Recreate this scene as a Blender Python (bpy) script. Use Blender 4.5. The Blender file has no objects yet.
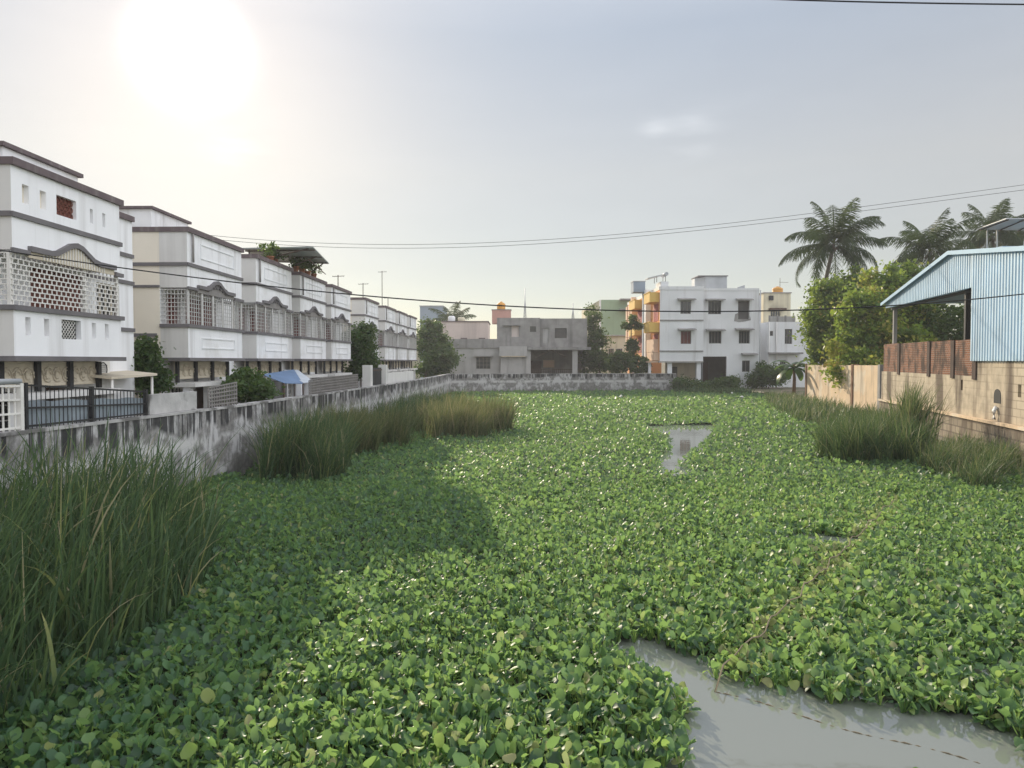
import bpy, bmesh, math, random
import numpy as np
from mathutils import Vector, Matrix

random.seed(7)
RNG = np.random.default_rng(7)
R = math.radians
S = bpy.context.scene
COL = S.collection

# ---------------------------------------------------------------- camera
FPX, CX, CY, EYE = 740.0, 512.0, 384.0, 3.2
PITCH = math.atan(23 / 740.0)
cam_d = bpy.data.cameras.new('camera')
cam = bpy.data.objects.new('camera', cam_d)
COL.objects.link(cam)
cam_d.sensor_fit = 'HORIZONTAL'
cam_d.sensor_width = 36.0
cam_d.lens = 36.0 * FPX / 1024.0
cam_d.clip_start = 0.1
cam_d.clip_end = 6000
cam.location = (0, 0, EYE)
cam.rotation_euler = (math.pi / 2 - PITCH, 0, 0)
S.camera = cam


def ray(px, py):
    x, y = (px - CX) / FPX, -(py - CY) / FPX
    return Vector((x, math.cos(PITCH) + y * math.sin(PITCH), -math.sin(PITCH) + y * math.cos(PITCH)))


def at(px, py, Y):
    """the point at depth Y behind pixel (px, py) of the photograph"""
    d = ray(px, py)
    return Vector((0, 0, EYE)) + d * (Y / d.y)


def on_z(px, py, z=0.0):
    d = ray(px, py)
    return Vector((0, 0, EYE)) + d * ((z - EYE) / d.z)


# ---------------------------------------------------------------- sky, sun, exposure
SUN = ray(190, 50).normalized()
SUN_EL = math.asin(SUN.z)
SUN_AZ = math.atan2(SUN.x, SUN.y)          # from +Y towards +X

world = bpy.data.worlds.new("World")
S.world = world
world.use_nodes = True
NT = world.node_tree
NT.nodes.clear()


def wn(t, **kw):
    n = NT.nodes.new(t)
    for k, v in kw.items():
        setattr(n, k, v)
    return n


def wmath(op, a, b=None, clamp=False):
    n = wn('ShaderNodeMath', operation=op, use_clamp=clamp)
    for i, v in enumerate((a, b)):
        if v is None:
            continue
        if isinstance(v, (int, float)):
            n.inputs[i].default_value = v
        else:
            NT.links.new(v, n.inputs[i])
    return n.outputs[0]


def wdot(vec_out, v):
    n = wn('ShaderNodeVectorMath', operation='DOT_PRODUCT')
    NT.links.new(vec_out, n.inputs[0])
    n.inputs[1].default_value = v
    return n.outputs['Value']


def wscale(col, fac_out):
    n = wn('ShaderNodeVectorMath', operation='SCALE')
    if isinstance(col, tuple):
        n.inputs[0].default_value = col
    else:
        NT.links.new(col, n.inputs[0])
    if isinstance(fac_out, (int, float)):
        n.inputs['Scale'].default_value = fac_out
    else:
        NT.links.new(fac_out, n.inputs['Scale'])
    return n.outputs[0]


def wadd(a, b):
    n = wn('ShaderNodeVectorMath', operation='ADD')
    NT.links.new(a, n.inputs[0])
    NT.links.new(b, n.inputs[1])
    return n.outputs[0]


tc = wn('ShaderNodeTexCoord')
nrm = wn('ShaderNodeVectorMath', operation='NORMALIZE')
NT.links.new(tc.outputs['Generated'], nrm.inputs[0])
D = nrm.outputs[0]
sky = wn('ShaderNodeTexSky', sky_type='NISHITA', sun_disc=False, sun_elevation=SUN_EL, sun_rotation=SUN_AZ,
         air_density=1.0, dust_density=0.1, ozone_density=1.0, altitude=0)
bg1 = wn('ShaderNodeBackground')
bg1.inputs['Strength'].default_value = 0.05
NT.links.new(sky.outputs[0], bg1.inputs[0])
# a thick tropical haze over the clear sky: pale near the horizon, with fill brightness added overhead, out of view, glowing round the sun
sep = wn('ShaderNodeSeparateXYZ')
NT.links.new(D, sep.inputs[0])
z = sep.outputs['Z']
ramp = wn('ShaderNodeValToRGB')
e = ramp.color_ramp.elements
e[0].position = 0.0
e[0].color = (0.36, 0.325, 0.30, 1)
e[1].position = 1.0
e[1].color = (1.05, 1.05, 1.10, 1)
for p, c in ((0.12, (0.37, 0.32, 0.27, 1)), (0.24, (0.43, 0.385, 0.325, 1)), (0.40, (0.36, 0.37, 0.385, 1)), (0.75, (1.0, 1.0, 1.04, 1))):
    el = ramp.color_ramp.elements.new(p)
    el.color = c
NT.links.new(wmath('MAXIMUM', z, 0.0), ramp.inputs[0])
d_sun = wmath('MAXIMUM', wdot(D, SUN), 0.0)
# added fill: extra brightness in the unseen sky right of and behind the viewer
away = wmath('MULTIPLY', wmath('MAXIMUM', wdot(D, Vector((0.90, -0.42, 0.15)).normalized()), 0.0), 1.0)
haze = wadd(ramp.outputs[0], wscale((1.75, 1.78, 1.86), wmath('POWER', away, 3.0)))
for amp, pw, col in ((4.0, 1500.0, (1, .98, .93)), (0.30, 45.0, (1.0, .72, .44)), (0.08, 9.0, (1.0, .72, .25))):
    haze = wadd(haze, wscale(col, wmath('MULTIPLY', wmath('POWER', d_sun, pw), amp)))
# thin wisps of cirrus
nz = wn('ShaderNodeTexNoise')
nz.inputs['Scale'].default_value = 9.0
nz.inputs['Detail'].default_value = 6.0
mp = wn('ShaderNodeMapping')
mp.inputs['Scale'].default_value = (1.0, 1.0, 4.5)
NT.links.new(D, mp.inputs[0])
NT.links.new(mp.outputs[0], nz.inputs['Vector'])
wisp = wmath('MULTIPLY', wmath('SUBTRACT', nz.outputs[0], 0.42, True), 1.0)
spots = None
for px, py, pw in ((236, 152, 1800.0), (692, 134, 2600.0), (655, 128, 6000.0)):
    sp = wmath('POWER', wmath('MAXIMUM', wdot(D, ray(px, py).normalized()), 0.0), pw)
    spots = sp if spots is None else wmath('ADD', spots, sp)
haze = wadd(haze, wscale((1.0, .98, .95), wmath('MULTIPLY', wmath('MULTIPLY', wisp, spots), 0.45)))
haze = wadd(haze, wscale((1.0, 1.0, 1.0), wmath('MULTIPLY', wisp, 0.04)))
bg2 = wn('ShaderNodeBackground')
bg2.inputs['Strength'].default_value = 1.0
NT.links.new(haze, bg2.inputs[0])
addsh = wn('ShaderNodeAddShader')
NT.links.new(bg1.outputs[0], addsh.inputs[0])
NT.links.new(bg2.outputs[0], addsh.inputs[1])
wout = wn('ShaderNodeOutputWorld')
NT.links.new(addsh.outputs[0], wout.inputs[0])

sun_d = bpy.data.lights.new('sun', 'SUN')
sun_d.energy = 5.0
sun_d.angle = R(0.6)
sun_d.color = (1.0, 0.86, 0.66)
sun_o = bpy.data.objects.new('sun', sun_d)
COL.objects.link(sun_o)
sun_o.rotation_euler = (-SUN).to_track_quat('-Z', 'Y').to_euler()
sun_o.location = (-20, 40, 30)

S.view_settings.view_transform = 'Standard'
S.view_settings.look = 'None'
S.view_settings.exposure = 0.0
S.view_settings.gamma = 1.0
S.view_settings.use_curve_mapping = False
S.render.engine = 'CYCLES'
S.cycles.use_denoising = True
S.cycles.max_bounces = 8
S.cycles.transparent_max_bounces = 8
S.cycles.sample_clamp_indirect = 6.0


# ---------------------------------------------------------------- materials
def mat_nodes(name):
    m = bpy.data.materials.new(name)
    m.use_nodes = True
    nt = m.node_tree
    return m, nt, nt.nodes['Principled BSDF']


def mk(name, col, rough=0.8, var=0.12, scale=1.5, bump=0.0, bscale=40.0, metal=0.0, spec=0.3,
       streak=None, streak_amt=0.5, streak_xy=5.0, streak_z=0.25, patch=None, patch_amt=0.5, patch_scale=0.8):
    """paint or plaster: base colour with soft mottling, optional vertical rain streaks and worn patches"""
    m, nt, p = mat_nodes(name)
    p.inputs['Roughness'].default_value = rough
    p.inputs['Metallic'].default_value = metal
    p.inputs['Specular IOR Level'].default_value = spec
    geo = nt.nodes.new('ShaderNodeNewGeometry')
    n = nt.nodes.new('ShaderNodeTexNoise')
    n.inputs['Scale'].default_value = scale
    n.inputs['Detail'].default_value = 6
    nt.links.new(geo.outputs['Position'], n.inputs['Vector'])
    mr = nt.nodes.new('ShaderNodeMapRange')
    mr.inputs[1].default_value = 0.3
    mr.inputs[2].default_value = 0.7
    mr.inputs[3].default_value = 1 - var
    mr.inputs[4].default_value = 1 + var * 0.6
    nt.links.new(n.outputs[0], mr.inputs[0])
    sc = nt.nodes.new('ShaderNodeVectorMath')
    sc.operation = 'SCALE'
    sc.inputs[0].default_value = col
    nt.links.new(mr.outputs[0], sc.inputs['Scale'])
    out = sc.outputs[0]

    def blend(out, fac, c):
        mx = nt.nodes.new('ShaderNodeMix')
        mx.data_type = 'RGBA'
        nt.links.new(fac, mx.inputs[0])
        nt.links.new(out, mx.inputs[6])
        mx.inputs[7].default_value = (*c, 1)
        return mx.outputs[2]

    def mask(vecscale, sc_, lo, hi, amt, detail=4):
        mp_ = nt.nodes.new('ShaderNodeMapping')
        mp_.inputs['Scale'].default_value = vecscale
        nt.links.new(geo.outputs['Position'], mp_.inputs[0])
        n2 = nt.nodes.new('ShaderNodeTexNoise')
        n2.inputs['Scale'].default_value = sc_
        n2.inputs['Detail'].default_value = detail
        n2.inputs['Roughness'].default_value = 0.6
        nt.links.new(mp_.outputs[0], n2.inputs['Vector'])
        m2 = nt.nodes.new('ShaderNodeMapRange')
        m2.inputs[1].default_value = lo
        m2.inputs[2].default_value = hi
        m2.inputs[3].default_value = 0
        m2.inputs[4].default_value = amt
        nt.links.new(n2.outputs[0], m2.inputs[0])
        return m2.outputs[0]
    if patch:
        out = blend(out, mask((1, 1, 1), patch_scale, 0.5, 0.58, patch_amt, 7), patch)
    if streak:
        out = blend(out, mask((1, 1, streak_z / streak_xy), streak_xy, 0.52, 0.72, streak_amt), streak)
    nt.links.new(out, p.inputs['Base Color'])
    if bump:
        n3 = nt.nodes.new('ShaderNodeTexNoise')
        n3.inputs['Scale'].default_value = bscale
        n3.inputs['Detail'].default_value = 5
        nt.links.new(geo.outputs['Position'], n3.inputs['Vector'])
        b = nt.nodes.new('ShaderNodeBump')
        b.inputs['Strength'].default_value = bump
        b.inputs['Distance'].default_value = 0.02
        nt.links.new(n3.outputs[0], b.inputs['Height'])
        nt.links.new(b.outputs[0], p.inputs['Normal'])
    return m


def mk_leaf(name, stops, rough=0.45, trans=0.35, tcol=(0.35, 0.55, 0.06), spec=0.4, tmul=1.0):
    """leaf: colour from the per-leaf tint (0..1), light coming through from behind"""
    m, nt, p = mat_nodes(name)
    at_ = nt.nodes.new('ShaderNodeAttribute')
    at_.attribute_name = 'tint'
    r = nt.nodes.new('ShaderNodeValToRGB')
    el = r.color_ramp.elements
    el[0].position, el[0].color = stops[0][0], (*stops[0][1], 1)
    el[1].position, el[1].color = stops[-1][0], (*stops[-1][1], 1)
    for q, c in stops[1:-1]:
        e_ = el.new(q)
        e_.color = (*c, 1)
    nt.links.new(at_.outputs['Fac'], r.inputs[0])
    nt.links.new(r.outputs[0], p.inputs['Base Color'])
    p.inputs['Roughness'].default_value = rough
    p.inputs['Specular IOR Level'].default_value = spec
    t = nt.nodes.new('ShaderNodeBsdfTranslucent')
    mx = nt.nodes.new('ShaderNodeMix')
    mx.data_type = 'RGBA'
    mx.blend_type = 'MIX'
    mx.inputs[0].default_value = 0.55
    nt.links.new(r.outputs[0], mx.inputs[6])
    mx.inputs[7].default_value = (*[c * tmul for c in tcol], 1)
    nt.links.new(mx.outputs[2], t.inputs[0])
    ms = nt.nodes.new('ShaderNodeMixShader')
    ms.inputs[0].default_value = trans
    nt.links.new(p.outputs[0], ms.inputs[1])
    nt.links.new(t.outputs[0], ms.inputs[2])
    nt.links.new(ms.outputs[0], nt.nodes['Material Output'].inputs[0])
    return m


def mk_sheet(name):
    """thin pale plastic roofing that lets some daylight through"""
    m, nt, p = mat_nodes(name)
    p.inputs['Base Color'].default_value = (.38, .42, .40, 1)
    p.inputs['Roughness'].default_value = .5
    t = nt.nodes.new('ShaderNodeBsdfTranslucent')
    t.inputs[0].default_value = (.45, .50, .46, 1)
    ms = nt.nodes.new('ShaderNodeMixShader')
    ms.inputs[0].default_value = .15
    nt.links.new(p.outputs[0], ms.inputs[1])
    nt.links.new(t.outputs[0], ms.inputs[2])
    nt.links.new(ms.outputs[0], nt.nodes['Material Output'].inputs[0])
    return m


M = {}
M['white'] = mk('white_paint', (.85, .85, .86), .75, .07, 1.2, streak=(.34, .32, .30), streak_amt=.62, streak_xy=2.2, streak_z=.13, patch=(.70, .69, .67), patch_amt=.6, patch_scale=.9, bump=.15, bscale=25)
M['white_clean'] = mk('white_paint_clean', (.87, .87, .88), .7, .06, .9, streak=(.45, .43, .41), streak_amt=.4, streak_xy=2.0, streak_z=.1)
M['white_far'] = mk('white_lime_wash', (.78, .79, .80), .8, .06, .6, streak=(.40, .38, .36), streak_amt=.45, streak_xy=1.6, streak_z=.12)
M['greyside'] = mk('pale_grey_paint_and_side_shade', (.68, .665, .64), .8, .06, 1.2, streak=(.3, .28, .25), streak_amt=.3, streak_xy=2.5, streak_z=.12)  # real grey paint; on the bay flanks it carries their shade as colour
M['cream'] = mk('cream_paint_and_slit_light', (.80, .735, .62), .8, .08, .7, streak=(.25, .18, .11), streak_amt=.6, streak_xy=2.2, streak_z=.1)
M['beige'] = mk('beige_paint', (.62, .55, .43), .8, .08, 1.0, streak=(.3, .25, .2), streak_amt=.3, streak_xy=2.2)
M['trim'] = mk('dark_trim_paint', (.13, .10, .105), .7, .15, 2.0, streak=(.3, .27, .26), streak_amt=.4)
M['trimgrey'] = mk('grey_trim_paint', (.16, .15, .155), .7, .15, 2.0)
M['maroon'] = mk('maroon_paint', (.16, .045, .04), .6, .15, 3.0)
M['redwall'] = mk('dull_red_paint', (.20, .07, .05), .7, .15, 2.0)
M['grille'] = mk('white_grille_paint', (.72, .70, .66), .5, .1, 4.0)
M['grillegrey'] = mk('dull_white_grille_paint', (.56, .55, .53), .55, .12, 4.0)
M['greybar'] = mk('grey_grille_paint', (.24, .225, .215), .6, .2, 4.0)
M['iron'] = mk('black_iron', (.03, .03, .032), .55, .25, 6.0)
M['rust'] = mk('rusty_iron', (.10, .07, .055), .75, .3, 6.0)
M['glass'] = mk('dark_window_glass', (.025, .03, .035), .12, .2, 2.0, spec=.6)
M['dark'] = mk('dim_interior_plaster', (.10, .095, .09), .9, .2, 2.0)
M['wood'] = mk('dark_brown_wood', (.07, .04, .028), .6, .25, 6.0)
M['concrete'] = mk('raw_concrete', (.30, .29, .28), .9, .22, 1.3, bump=.4, bscale=14, streak=(.10, .095, .09), streak_amt=.6, streak_xy=1.6, streak_z=.15)
M['concrete_lt'] = mk('smooth_grey_render', (.42, .41, .395), .9, .15, 1.0, streak=(.16, .15, .14), streak_amt=.5, streak_xy=1.8, streak_z=.15)
M['pinkwall'] = mk('pale_pink_paint', (.62, .54, .50), .85, .08, .5, streak=(.3, .26, .25), streak_amt=.5, streak_xy=.9, streak_z=.05)
M['pink'] = mk('brick_pink_paint', (.52, .30, .25), .85, .12, 1.0)
M['orange_tank'] = mk('orange_plastic', (.62, .30, .05), .45, .08, 1.0)
M['bluegrey'] = mk('blue_grey_cladding', (.27, .33, .40), .7, .08, .5)
M['green'] = mk('pale_green_paint', (.30, .40, .27), .85, .08, .5, streak=(.18, .22, .16), streak_amt=.4, streak_xy=1.0, streak_z=.06)
M['creamfar'] = mk('cream_lime_wash', (.62, .57, .42), .85, .1, .7, streak=(.25, .22, .17), streak_amt=.5, streak_xy=1.2, streak_z=.1)
M['orange'] = mk('orange_paint', (.72, .36, .16), .8, .08, .6)
M['yellow'] = mk('yellow_paint', (.75, .50, .14), .8, .08, .6)
M['peach'] = mk('peach_paint', (.72, .52, .38), .8, .08, .6)
M['shutter'] = mk('dusky_red_shutter', (.38, .10, .10), .7, .12, 1.0)
M['metalgrey'] = mk('galvanised_sheet', (.45, .47, .49), .45, .12, 1.5, metal=.3)
M['tan'] = mk('tan_plaster', (.70, .54, .37), .9, .16, .9, bump=.5, bscale=8, streak=(.16, .12, .09), streak_amt=.6, streak_xy=1.6, streak_z=.16,
              patch=(.70, .62, .50), patch_amt=.7, patch_scale=.6)
M['pier'] = mk('brown_stained_pier', (.22, .13, .08), .9, .25, 2.0, bump=.4, bscale=20)
M['darkpier'] = mk('dark_pier_brick', (.085, .06, .05), .9, .3, 3.0, bump=.5, bscale=20)  # much darker brick tone for the parapet piers
M['bluetarp'] = mk('blue_sheet', (.13, .22, .38), .5, .15, 1.5, spec=.4)
M['bluefade'] = mk('faded_blue_sheet', (.26, .30, .335), .7, .25, 2.0)
M['palesheet'] = mk('pale_plastic_sheet', (.55, .60, .66), .5, .12, 1.5)
M['greensheet'] = mk('green_roof_sheet', (.22, .27, .22), .6, .15, 1.0)
M['canopy'] = mk_sheet('pale_canopy_sheet')
M['bark'] = mk('tree_bark', (.14, .105, .075), .9, .3, 5.0, bump=.6, bscale=18)
M['palmbark'] = mk('palm_bark', (.20, .17, .14), .9, .25, 6.0, bump=.5, bscale=12)
M['earth'] = mk('bare_earth', (.17, .135, .095), .95, .3, .7, bump=.5, bscale=6, patch=(.07, .10, .035), patch_amt=.8, patch_scale=.5)
M['clay'] = mk('terracotta', (.35, .15, .08), .8, .15, 3.0)
M['straw'] = mk('old_coir_rope', (.20, .165, .11), .9, .2, 4.0)
M['cable'] = mk('black_cable', (.02, .02, .022), .6, .1, 2.0)
M['paper'] = mk('white_litter', (.75, .74, .70), .6, .1, 3.0)
M['pvc'] = mk('white_pipe', (.75, .74, .72), .5, .08, 2.0)


def wall_weathered():
    """old compound wall: grey cement, worn lime wash, black algae running down from the top"""
    m, nt, p = mat_nodes('weathered_lime_wall')
    L = nt.links.new
    geo = nt.nodes.new('ShaderNodeNewGeometry')

    def noise(scl, sc_, det=5, rough=.55):
        mp_ = nt.nodes.new('ShaderNodeMapping')
        mp_.inputs['Scale'].default_value = scl
        L(geo.outputs['Position'], mp_.inputs[0])
        n = nt.nodes.new('ShaderNodeTexNoise')
        n.inputs['Scale'].default_value = sc_
        n.inputs['Detail'].default_value = det
        n.inputs['Roughness'].default_value = rough
        L(mp_.outputs[0], n.inputs['Vector'])
        return n.outputs[0]

    def rng(v, a, b, c=0., d=1.):
        r = nt.nodes.new('ShaderNodeMapRange')
        for i, q in enumerate((a, b, c, d)):
            r.inputs[i + 1].default_value = q
        L(v, r.inputs[0])
        return r.outputs[0]

    def math_(op, a, b):
        n = nt.nodes.new('ShaderNodeMath')
        n.operation = op
        n.use_clamp = True
        for i, q in enumerate((a, b)):
            if isinstance(q, (int, float)):
                n.inputs[i].default_value = q
            else:
                L(q, n.inputs[i])
        return n.outputs[0]

    def mix(f, a, b):
        x = nt.nodes.new('ShaderNodeMix')
        x.data_type = 'RGBA'
        L(f, x.inputs[0])
        for i, q in ((6, a), (7, b)):
            if isinstance(q, tuple):
                x.inputs[i].default_value = (*q, 1)
            else:
                L(q, x.inputs[i])
        return x.outputs[2]
    sp = nt.nodes.new('ShaderNodeSeparateXYZ')
    L(geo.outputs['Position'], sp.inputs[0])
    zz = sp.outputs['Z']
    base = mix(rng(noise((1, 1, 1), 7.0, 8), .3, .7), (.15, .145, .14), (.28, .27, .26))
    lime = math_('MULTIPLY', rng(noise((1, 1, .9), 1.3, 9, .62), .47, .56), rng(noise((1, 1, .3), 6.0, 6), .34, .5))
    c = mix(lime, base, (.50, .49, .49))
    # runs of algae reach further down in some places than in others
    reach = rng(noise((1, 1, 0), .8, 4), .3, .7, 1.78, 1.28)
    band = math_('MULTIPLY', math_('MULTIPLY', rng(zz, .98, 1.12), rng(zz, 1.34, 1.22)), rng(noise((1, 1, .7), 2.0, 7, .6), .40, .52))
    c = mix(band, c, (.52, .51, .50))
    run = rng(noise((1, 1, .03), 4.6, 7, .65), .46, .52)
    top = nt.nodes.new('ShaderNodeMath')
    top.operation = 'SUBTRACT'
    L(zz, top.inputs[0])
    L(reach, top.inputs[1])
    c = mix(math_('MULTIPLY', math_('MULTIPLY', run, rng(top.outputs[0], -.06, .08)), .93), c, (.03, .03, .032))
    damp = rng(zz, .75, .1, 0, .75)
    c = mix(math_('MULTIPLY', damp, rng(noise((1, 1, .5), 2.5, 6), .35, .6)), c, (.10, .10, .085))
    L(c, p.inputs['Base Color'])
    p.inputs['Roughness'].default_value = .92
    p.inputs['Specular IOR Level'].default_value = .2
    b = nt.nodes.new('ShaderNodeBump')
    b.inputs['Strength'].default_value = .5
    b.inputs['Distance'].default_value = .03
    L(noise((1, 1, 1), 9.0, 8), b.inputs['Height'])
    L(b.outputs[0], p.inputs['Normal'])
    return m


M['oldwall'] = wall_weathered()


def bricks(name, c1, c2, mortar, scale, bw, bh, msize, axis, grime=(.07, .05, .04), gamt=.7, zs=.22, nsc=1.3, lo=.47, hi=.6, render=None):
    """coursed masonry; axis gives the horizontal direction of the wall"""
    m, nt, p = mat_nodes(name)
    L = nt.links.new
    geo = nt.nodes.new('ShaderNodeNewGeometry')
    dt = nt.nodes.new('ShaderNodeVectorMath')
    dt.operation = 'DOT_PRODUCT'
    dt.inputs[1].default_value = (*axis, 0)
    L(geo.outputs['Position'], dt.inputs[0])
    sp = nt.nodes.new('ShaderNodeSeparateXYZ')
    L(geo.outputs['Position'], sp.inputs[0])
    cb = nt.nodes.new('ShaderNodeCombineXYZ')
    L(dt.outputs['Value'], cb.inputs[0])
    L(sp.outputs['Z'], cb.inputs[1])
    br = nt.nodes.new('ShaderNodeTexBrick')
    br.inputs['Color1'].default_value = (*c1, 1)
    br.inputs['Color2'].default_value = (*c2, 1)
    br.inputs['Mortar'].default_value = (*mortar, 1)
    br.inputs['Scale'].default_value = scale
    br.inputs['Mortar Size'].default_value = msize
    br.inputs['Brick Width'].default_value = bw
    br.inputs['Row Height'].default_value = bh
    L(cb.outputs[0], br.inputs['Vector'])
    mp_ = nt.nodes.new('ShaderNodeMapping')
    mp_.inputs['Scale'].default_value = (1, 1, zs)
    L(geo.outputs['Position'], mp_.inputs[0])
    n = nt.nodes.new('ShaderNodeTexNoise')
    n.inputs['Scale'].default_value = nsc
    n.inputs['Detail'].default_value = 8
    L(mp_.outputs[0], n.inputs['Vector'])
    r = nt.nodes.new('ShaderNodeMapRange')
    r.inputs[1].default_value, r.inputs[2].default_value, r.inputs[3].default_value, r.inputs[4].default_value = lo, hi, 0, gamt
    L(n.outputs[0], r.inputs[0])
    x = nt.nodes.new('ShaderNodeMix')
    x.data_type = 'RGBA'
    L(r.outputs[0], x.inputs[0])
    bo = br.outputs[0]
    if render:
        n5 = nt.nodes.new('ShaderNodeTexNoise')
        n5.inputs['Scale'].default_value = .35
        n5.inputs['Detail'].default_value = 6
        L(geo.outputs['Position'], n5.inputs['Vector'])
        r5 = nt.nodes.new('ShaderNodeMapRange')
        r5.inputs[1].default_value, r5.inputs[2].default_value, r5.inputs[3].default_value, r5.inputs[4].default_value = .42, .54, 0, .9
        L(n5.outputs[0], r5.inputs[0])
        n6 = nt.nodes.new('ShaderNodeTexNoise')
        n6.inputs['Scale'].default_value = 3.0
        n6.inputs['Detail'].default_value = 8
        L(geo.outputs['Position'], n6.inputs['Vector'])
        c6 = nt.nodes.new('ShaderNodeValToRGB')
        c6.color_ramp.elements[0].position, c6.color_ramp.elements[1].position = .3, .7
        c6.color_ramp.elements[0].color = (*[q * .72 for q in render], 1)
        c6.color_ramp.elements[1].color = (*[q * 1.15 for q in render], 1)
        L(n6.outputs[0], c6.inputs[0])
        x5 = nt.nodes.new('ShaderNodeMix')
        x5.data_type = 'RGBA'
        L(r5.outputs[0], x5.inputs[0])
        L(bo, x5.inputs[6])
        L(c6.outputs[0], x5.inputs[7])
        bo = x5.outputs[2]
    L(bo, x.inputs[6])
    x.inputs[7].default_value = (*grime, 1)
    L(x.outputs[2], p.inputs['Base Color'])
    p.inputs['Roughness'].default_value = .92
    p.inputs['Specular IOR Level'].default_value = .2
    b = nt.nodes.new('ShaderNodeBump')
    b.inputs['Strength'].default_value = .6
    b.inputs['Distance'].default_value = .02
    L(br.outputs['Fac'], b.inputs['Height'])
    b.invert = True
    L(b.outputs[0], p.inputs['Normal'])
    return m


RW = Vector((0.24, 1.0, 0)).normalized()        # direction of the wall on the right
M['blocks'] = bricks('cement_blocks', (.50, .43, .33), (.56, .49, .38), (.34, .29, .22), 1.0, .62, .27, .018, (RW.x, RW.y), gamt=.8, zs=.16, nsc=.9, lo=.5, hi=.62, render=(.50, .43, .33))
M['brick'] = bricks('red_brick', (.28, .115, .06), (.16, .07, .045), (.28, .23, .19), 1.0, .24, .085, .012, (RW.x, RW.y), grime=(.055, .042, .035), gamt=.9, zs=.7, nsc=1.6, lo=.48, hi=.62)
M['rubble'] = bricks('rubble_masonry', (.34, .29, .22), (.26, .22, .17), (.18, .15, .12), 1.0, .5, .3, .03, (RW.x, RW.y), gamt=.6)

m, nt, p = mat_nodes('blue_corrugated_sheet')
p.inputs['Base Color'].default_value = (.36, .50, .62, 1)
p.inputs['Roughness'].default_value = .45
M['bluesheet'] = mk('blue_painted_sheet', (.50, .66, .80), .45, .10, 1.2, streak=(.26, .27, .27), streak_amt=.35, streak_xy=3.0, streak_z=.15)
M['bluetrim'] = mk('light_blue_flashing', (.36, .53, .68), .45, .06, 1.2)

# water: thin mud-green pond under the sky
m, nt, p = mat_nodes('pond_water')
p.inputs['Base Color'].default_value = (.185, .20, .175, 1)
p.inputs['Roughness'].default_value = .035
p.inputs['IOR'].default_value = 1.9
p.inputs['Specular IOR Level'].default_value = .5
tcx = nt.nodes.new('ShaderNodeNewGeometry')
n = nt.nodes.new('ShaderNodeTexNoise')
n.inputs['Scale'].default_value = 2.2
n.inputs['Detail'].default_value = 3
nt.links.new(tcx.outputs['Position'], n.inputs['Vector'])
b = nt.nodes.new('ShaderNodeBump')
b.inputs['Strength'].default_value = .04
b.inputs['Distance'].default_value = .05
nt.links.new(n.outputs[0], b.inputs['Height'])
nt.links.new(b.outputs[0], p.inputs['Normal'])
M['water'] = m

M['hyacinth'] = mk_leaf('water_hyacinth_leaf',
                        [(0, (.020, .052, .036)), (.35, (.044, .118, .058)), (.7, (.115, .225, .080)), (.92, (.28, .37, .09)), (1, (.32, .31, .14))],
                        rough=.44, trans=.46, tcol=(.44, .68, .18), spec=.5)
M['mat_floor'] = mk('stalks_and_gap_shade', (.030, .042, .016), .95, .35, 3.0, bump=.6, bscale=25)
M['reed'] = mk_leaf('reed_blade', [(0, (.028, .060, .032)), (.5, (.058, .105, .048)), (.8, (.11, .165, .06)), (.93, (.25, .26, .09)), (1, (.32, .28, .17))],
                    rough=.5, trans=.32, tcol=(.17, .27, .08), spec=.25)
M['dryreed'] = mk_leaf('dry_reed_blade', [(0, (.042, .078, .038)), (.45, (.085, .125, .055)), (.8, (.20, .20, .085)), (1, (.30, .25, .15))],
                       rough=.65, trans=.35, tcol=(.28, .30, .10), spec=.12)
M['mango'] = mk_leaf('mango_leaf', [(0, (.035, .08, .022)), (.5, (.095, .175, .032)), (.85, (.26, .32, .05)), (.94, (.42, .27, .09)), (1, (.48, .24, .12))],
                     rough=.45, trans=.45, tcol=(.45, .58, .08), spec=.25)
M['bush'] = mk_leaf('bush_leaf', [(0, (.026, .052, .022)), (.6, (.06, .11, .035)), (.9, (.14, .19, .05)), (1, (.24, .24, .07))],
                    rough=.5, trans=.35, tcol=(.26, .38, .07), spec=.25)
M['palm'] = mk_leaf('palm_leaflet', [(0, (.014, .028, .012)), (.6, (.034, .060, .020)), (.9, (.11, .13, .04)), (1, (.28, .19, .09))],
                    rough=.6, trans=.25, tcol=(.16, .24, .04), spec=.12)
M['banana'] = mk_leaf('banana_leaf', [(0, (.02, .055, .02)), (.7, (.05, .11, .03)), (1, (.18, .2, .05))], rough=.35, trans=.35, tcol=(.25, .42, .05))


# ---------------------------------------------------------------- mesh helpers
def tag(o, label=None, cat=None, group=None, kind=None):
    for k, v in (('label', label), ('category', cat), ('group', group), ('kind', kind)):
        if v:
            o[k] = v
    return o


def thing(name, label, cat, loc=(0, 0, 0), rz=0.0, group=None):
    o = bpy.data.objects.new(name, None)
    COL.objects.link(o)
    o.location = loc
    o.rotation_euler = (0, 0, rz)
    o.empty_display_size = .2
    return tag(o, label, cat, group)


def copy_tree(o, parent=None):
    c = o.copy()
    COL.objects.link(c)
    if parent:
        c.parent = parent
    for ch in list(o.children):
        copy_tree(ch, c)
    return c


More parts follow.
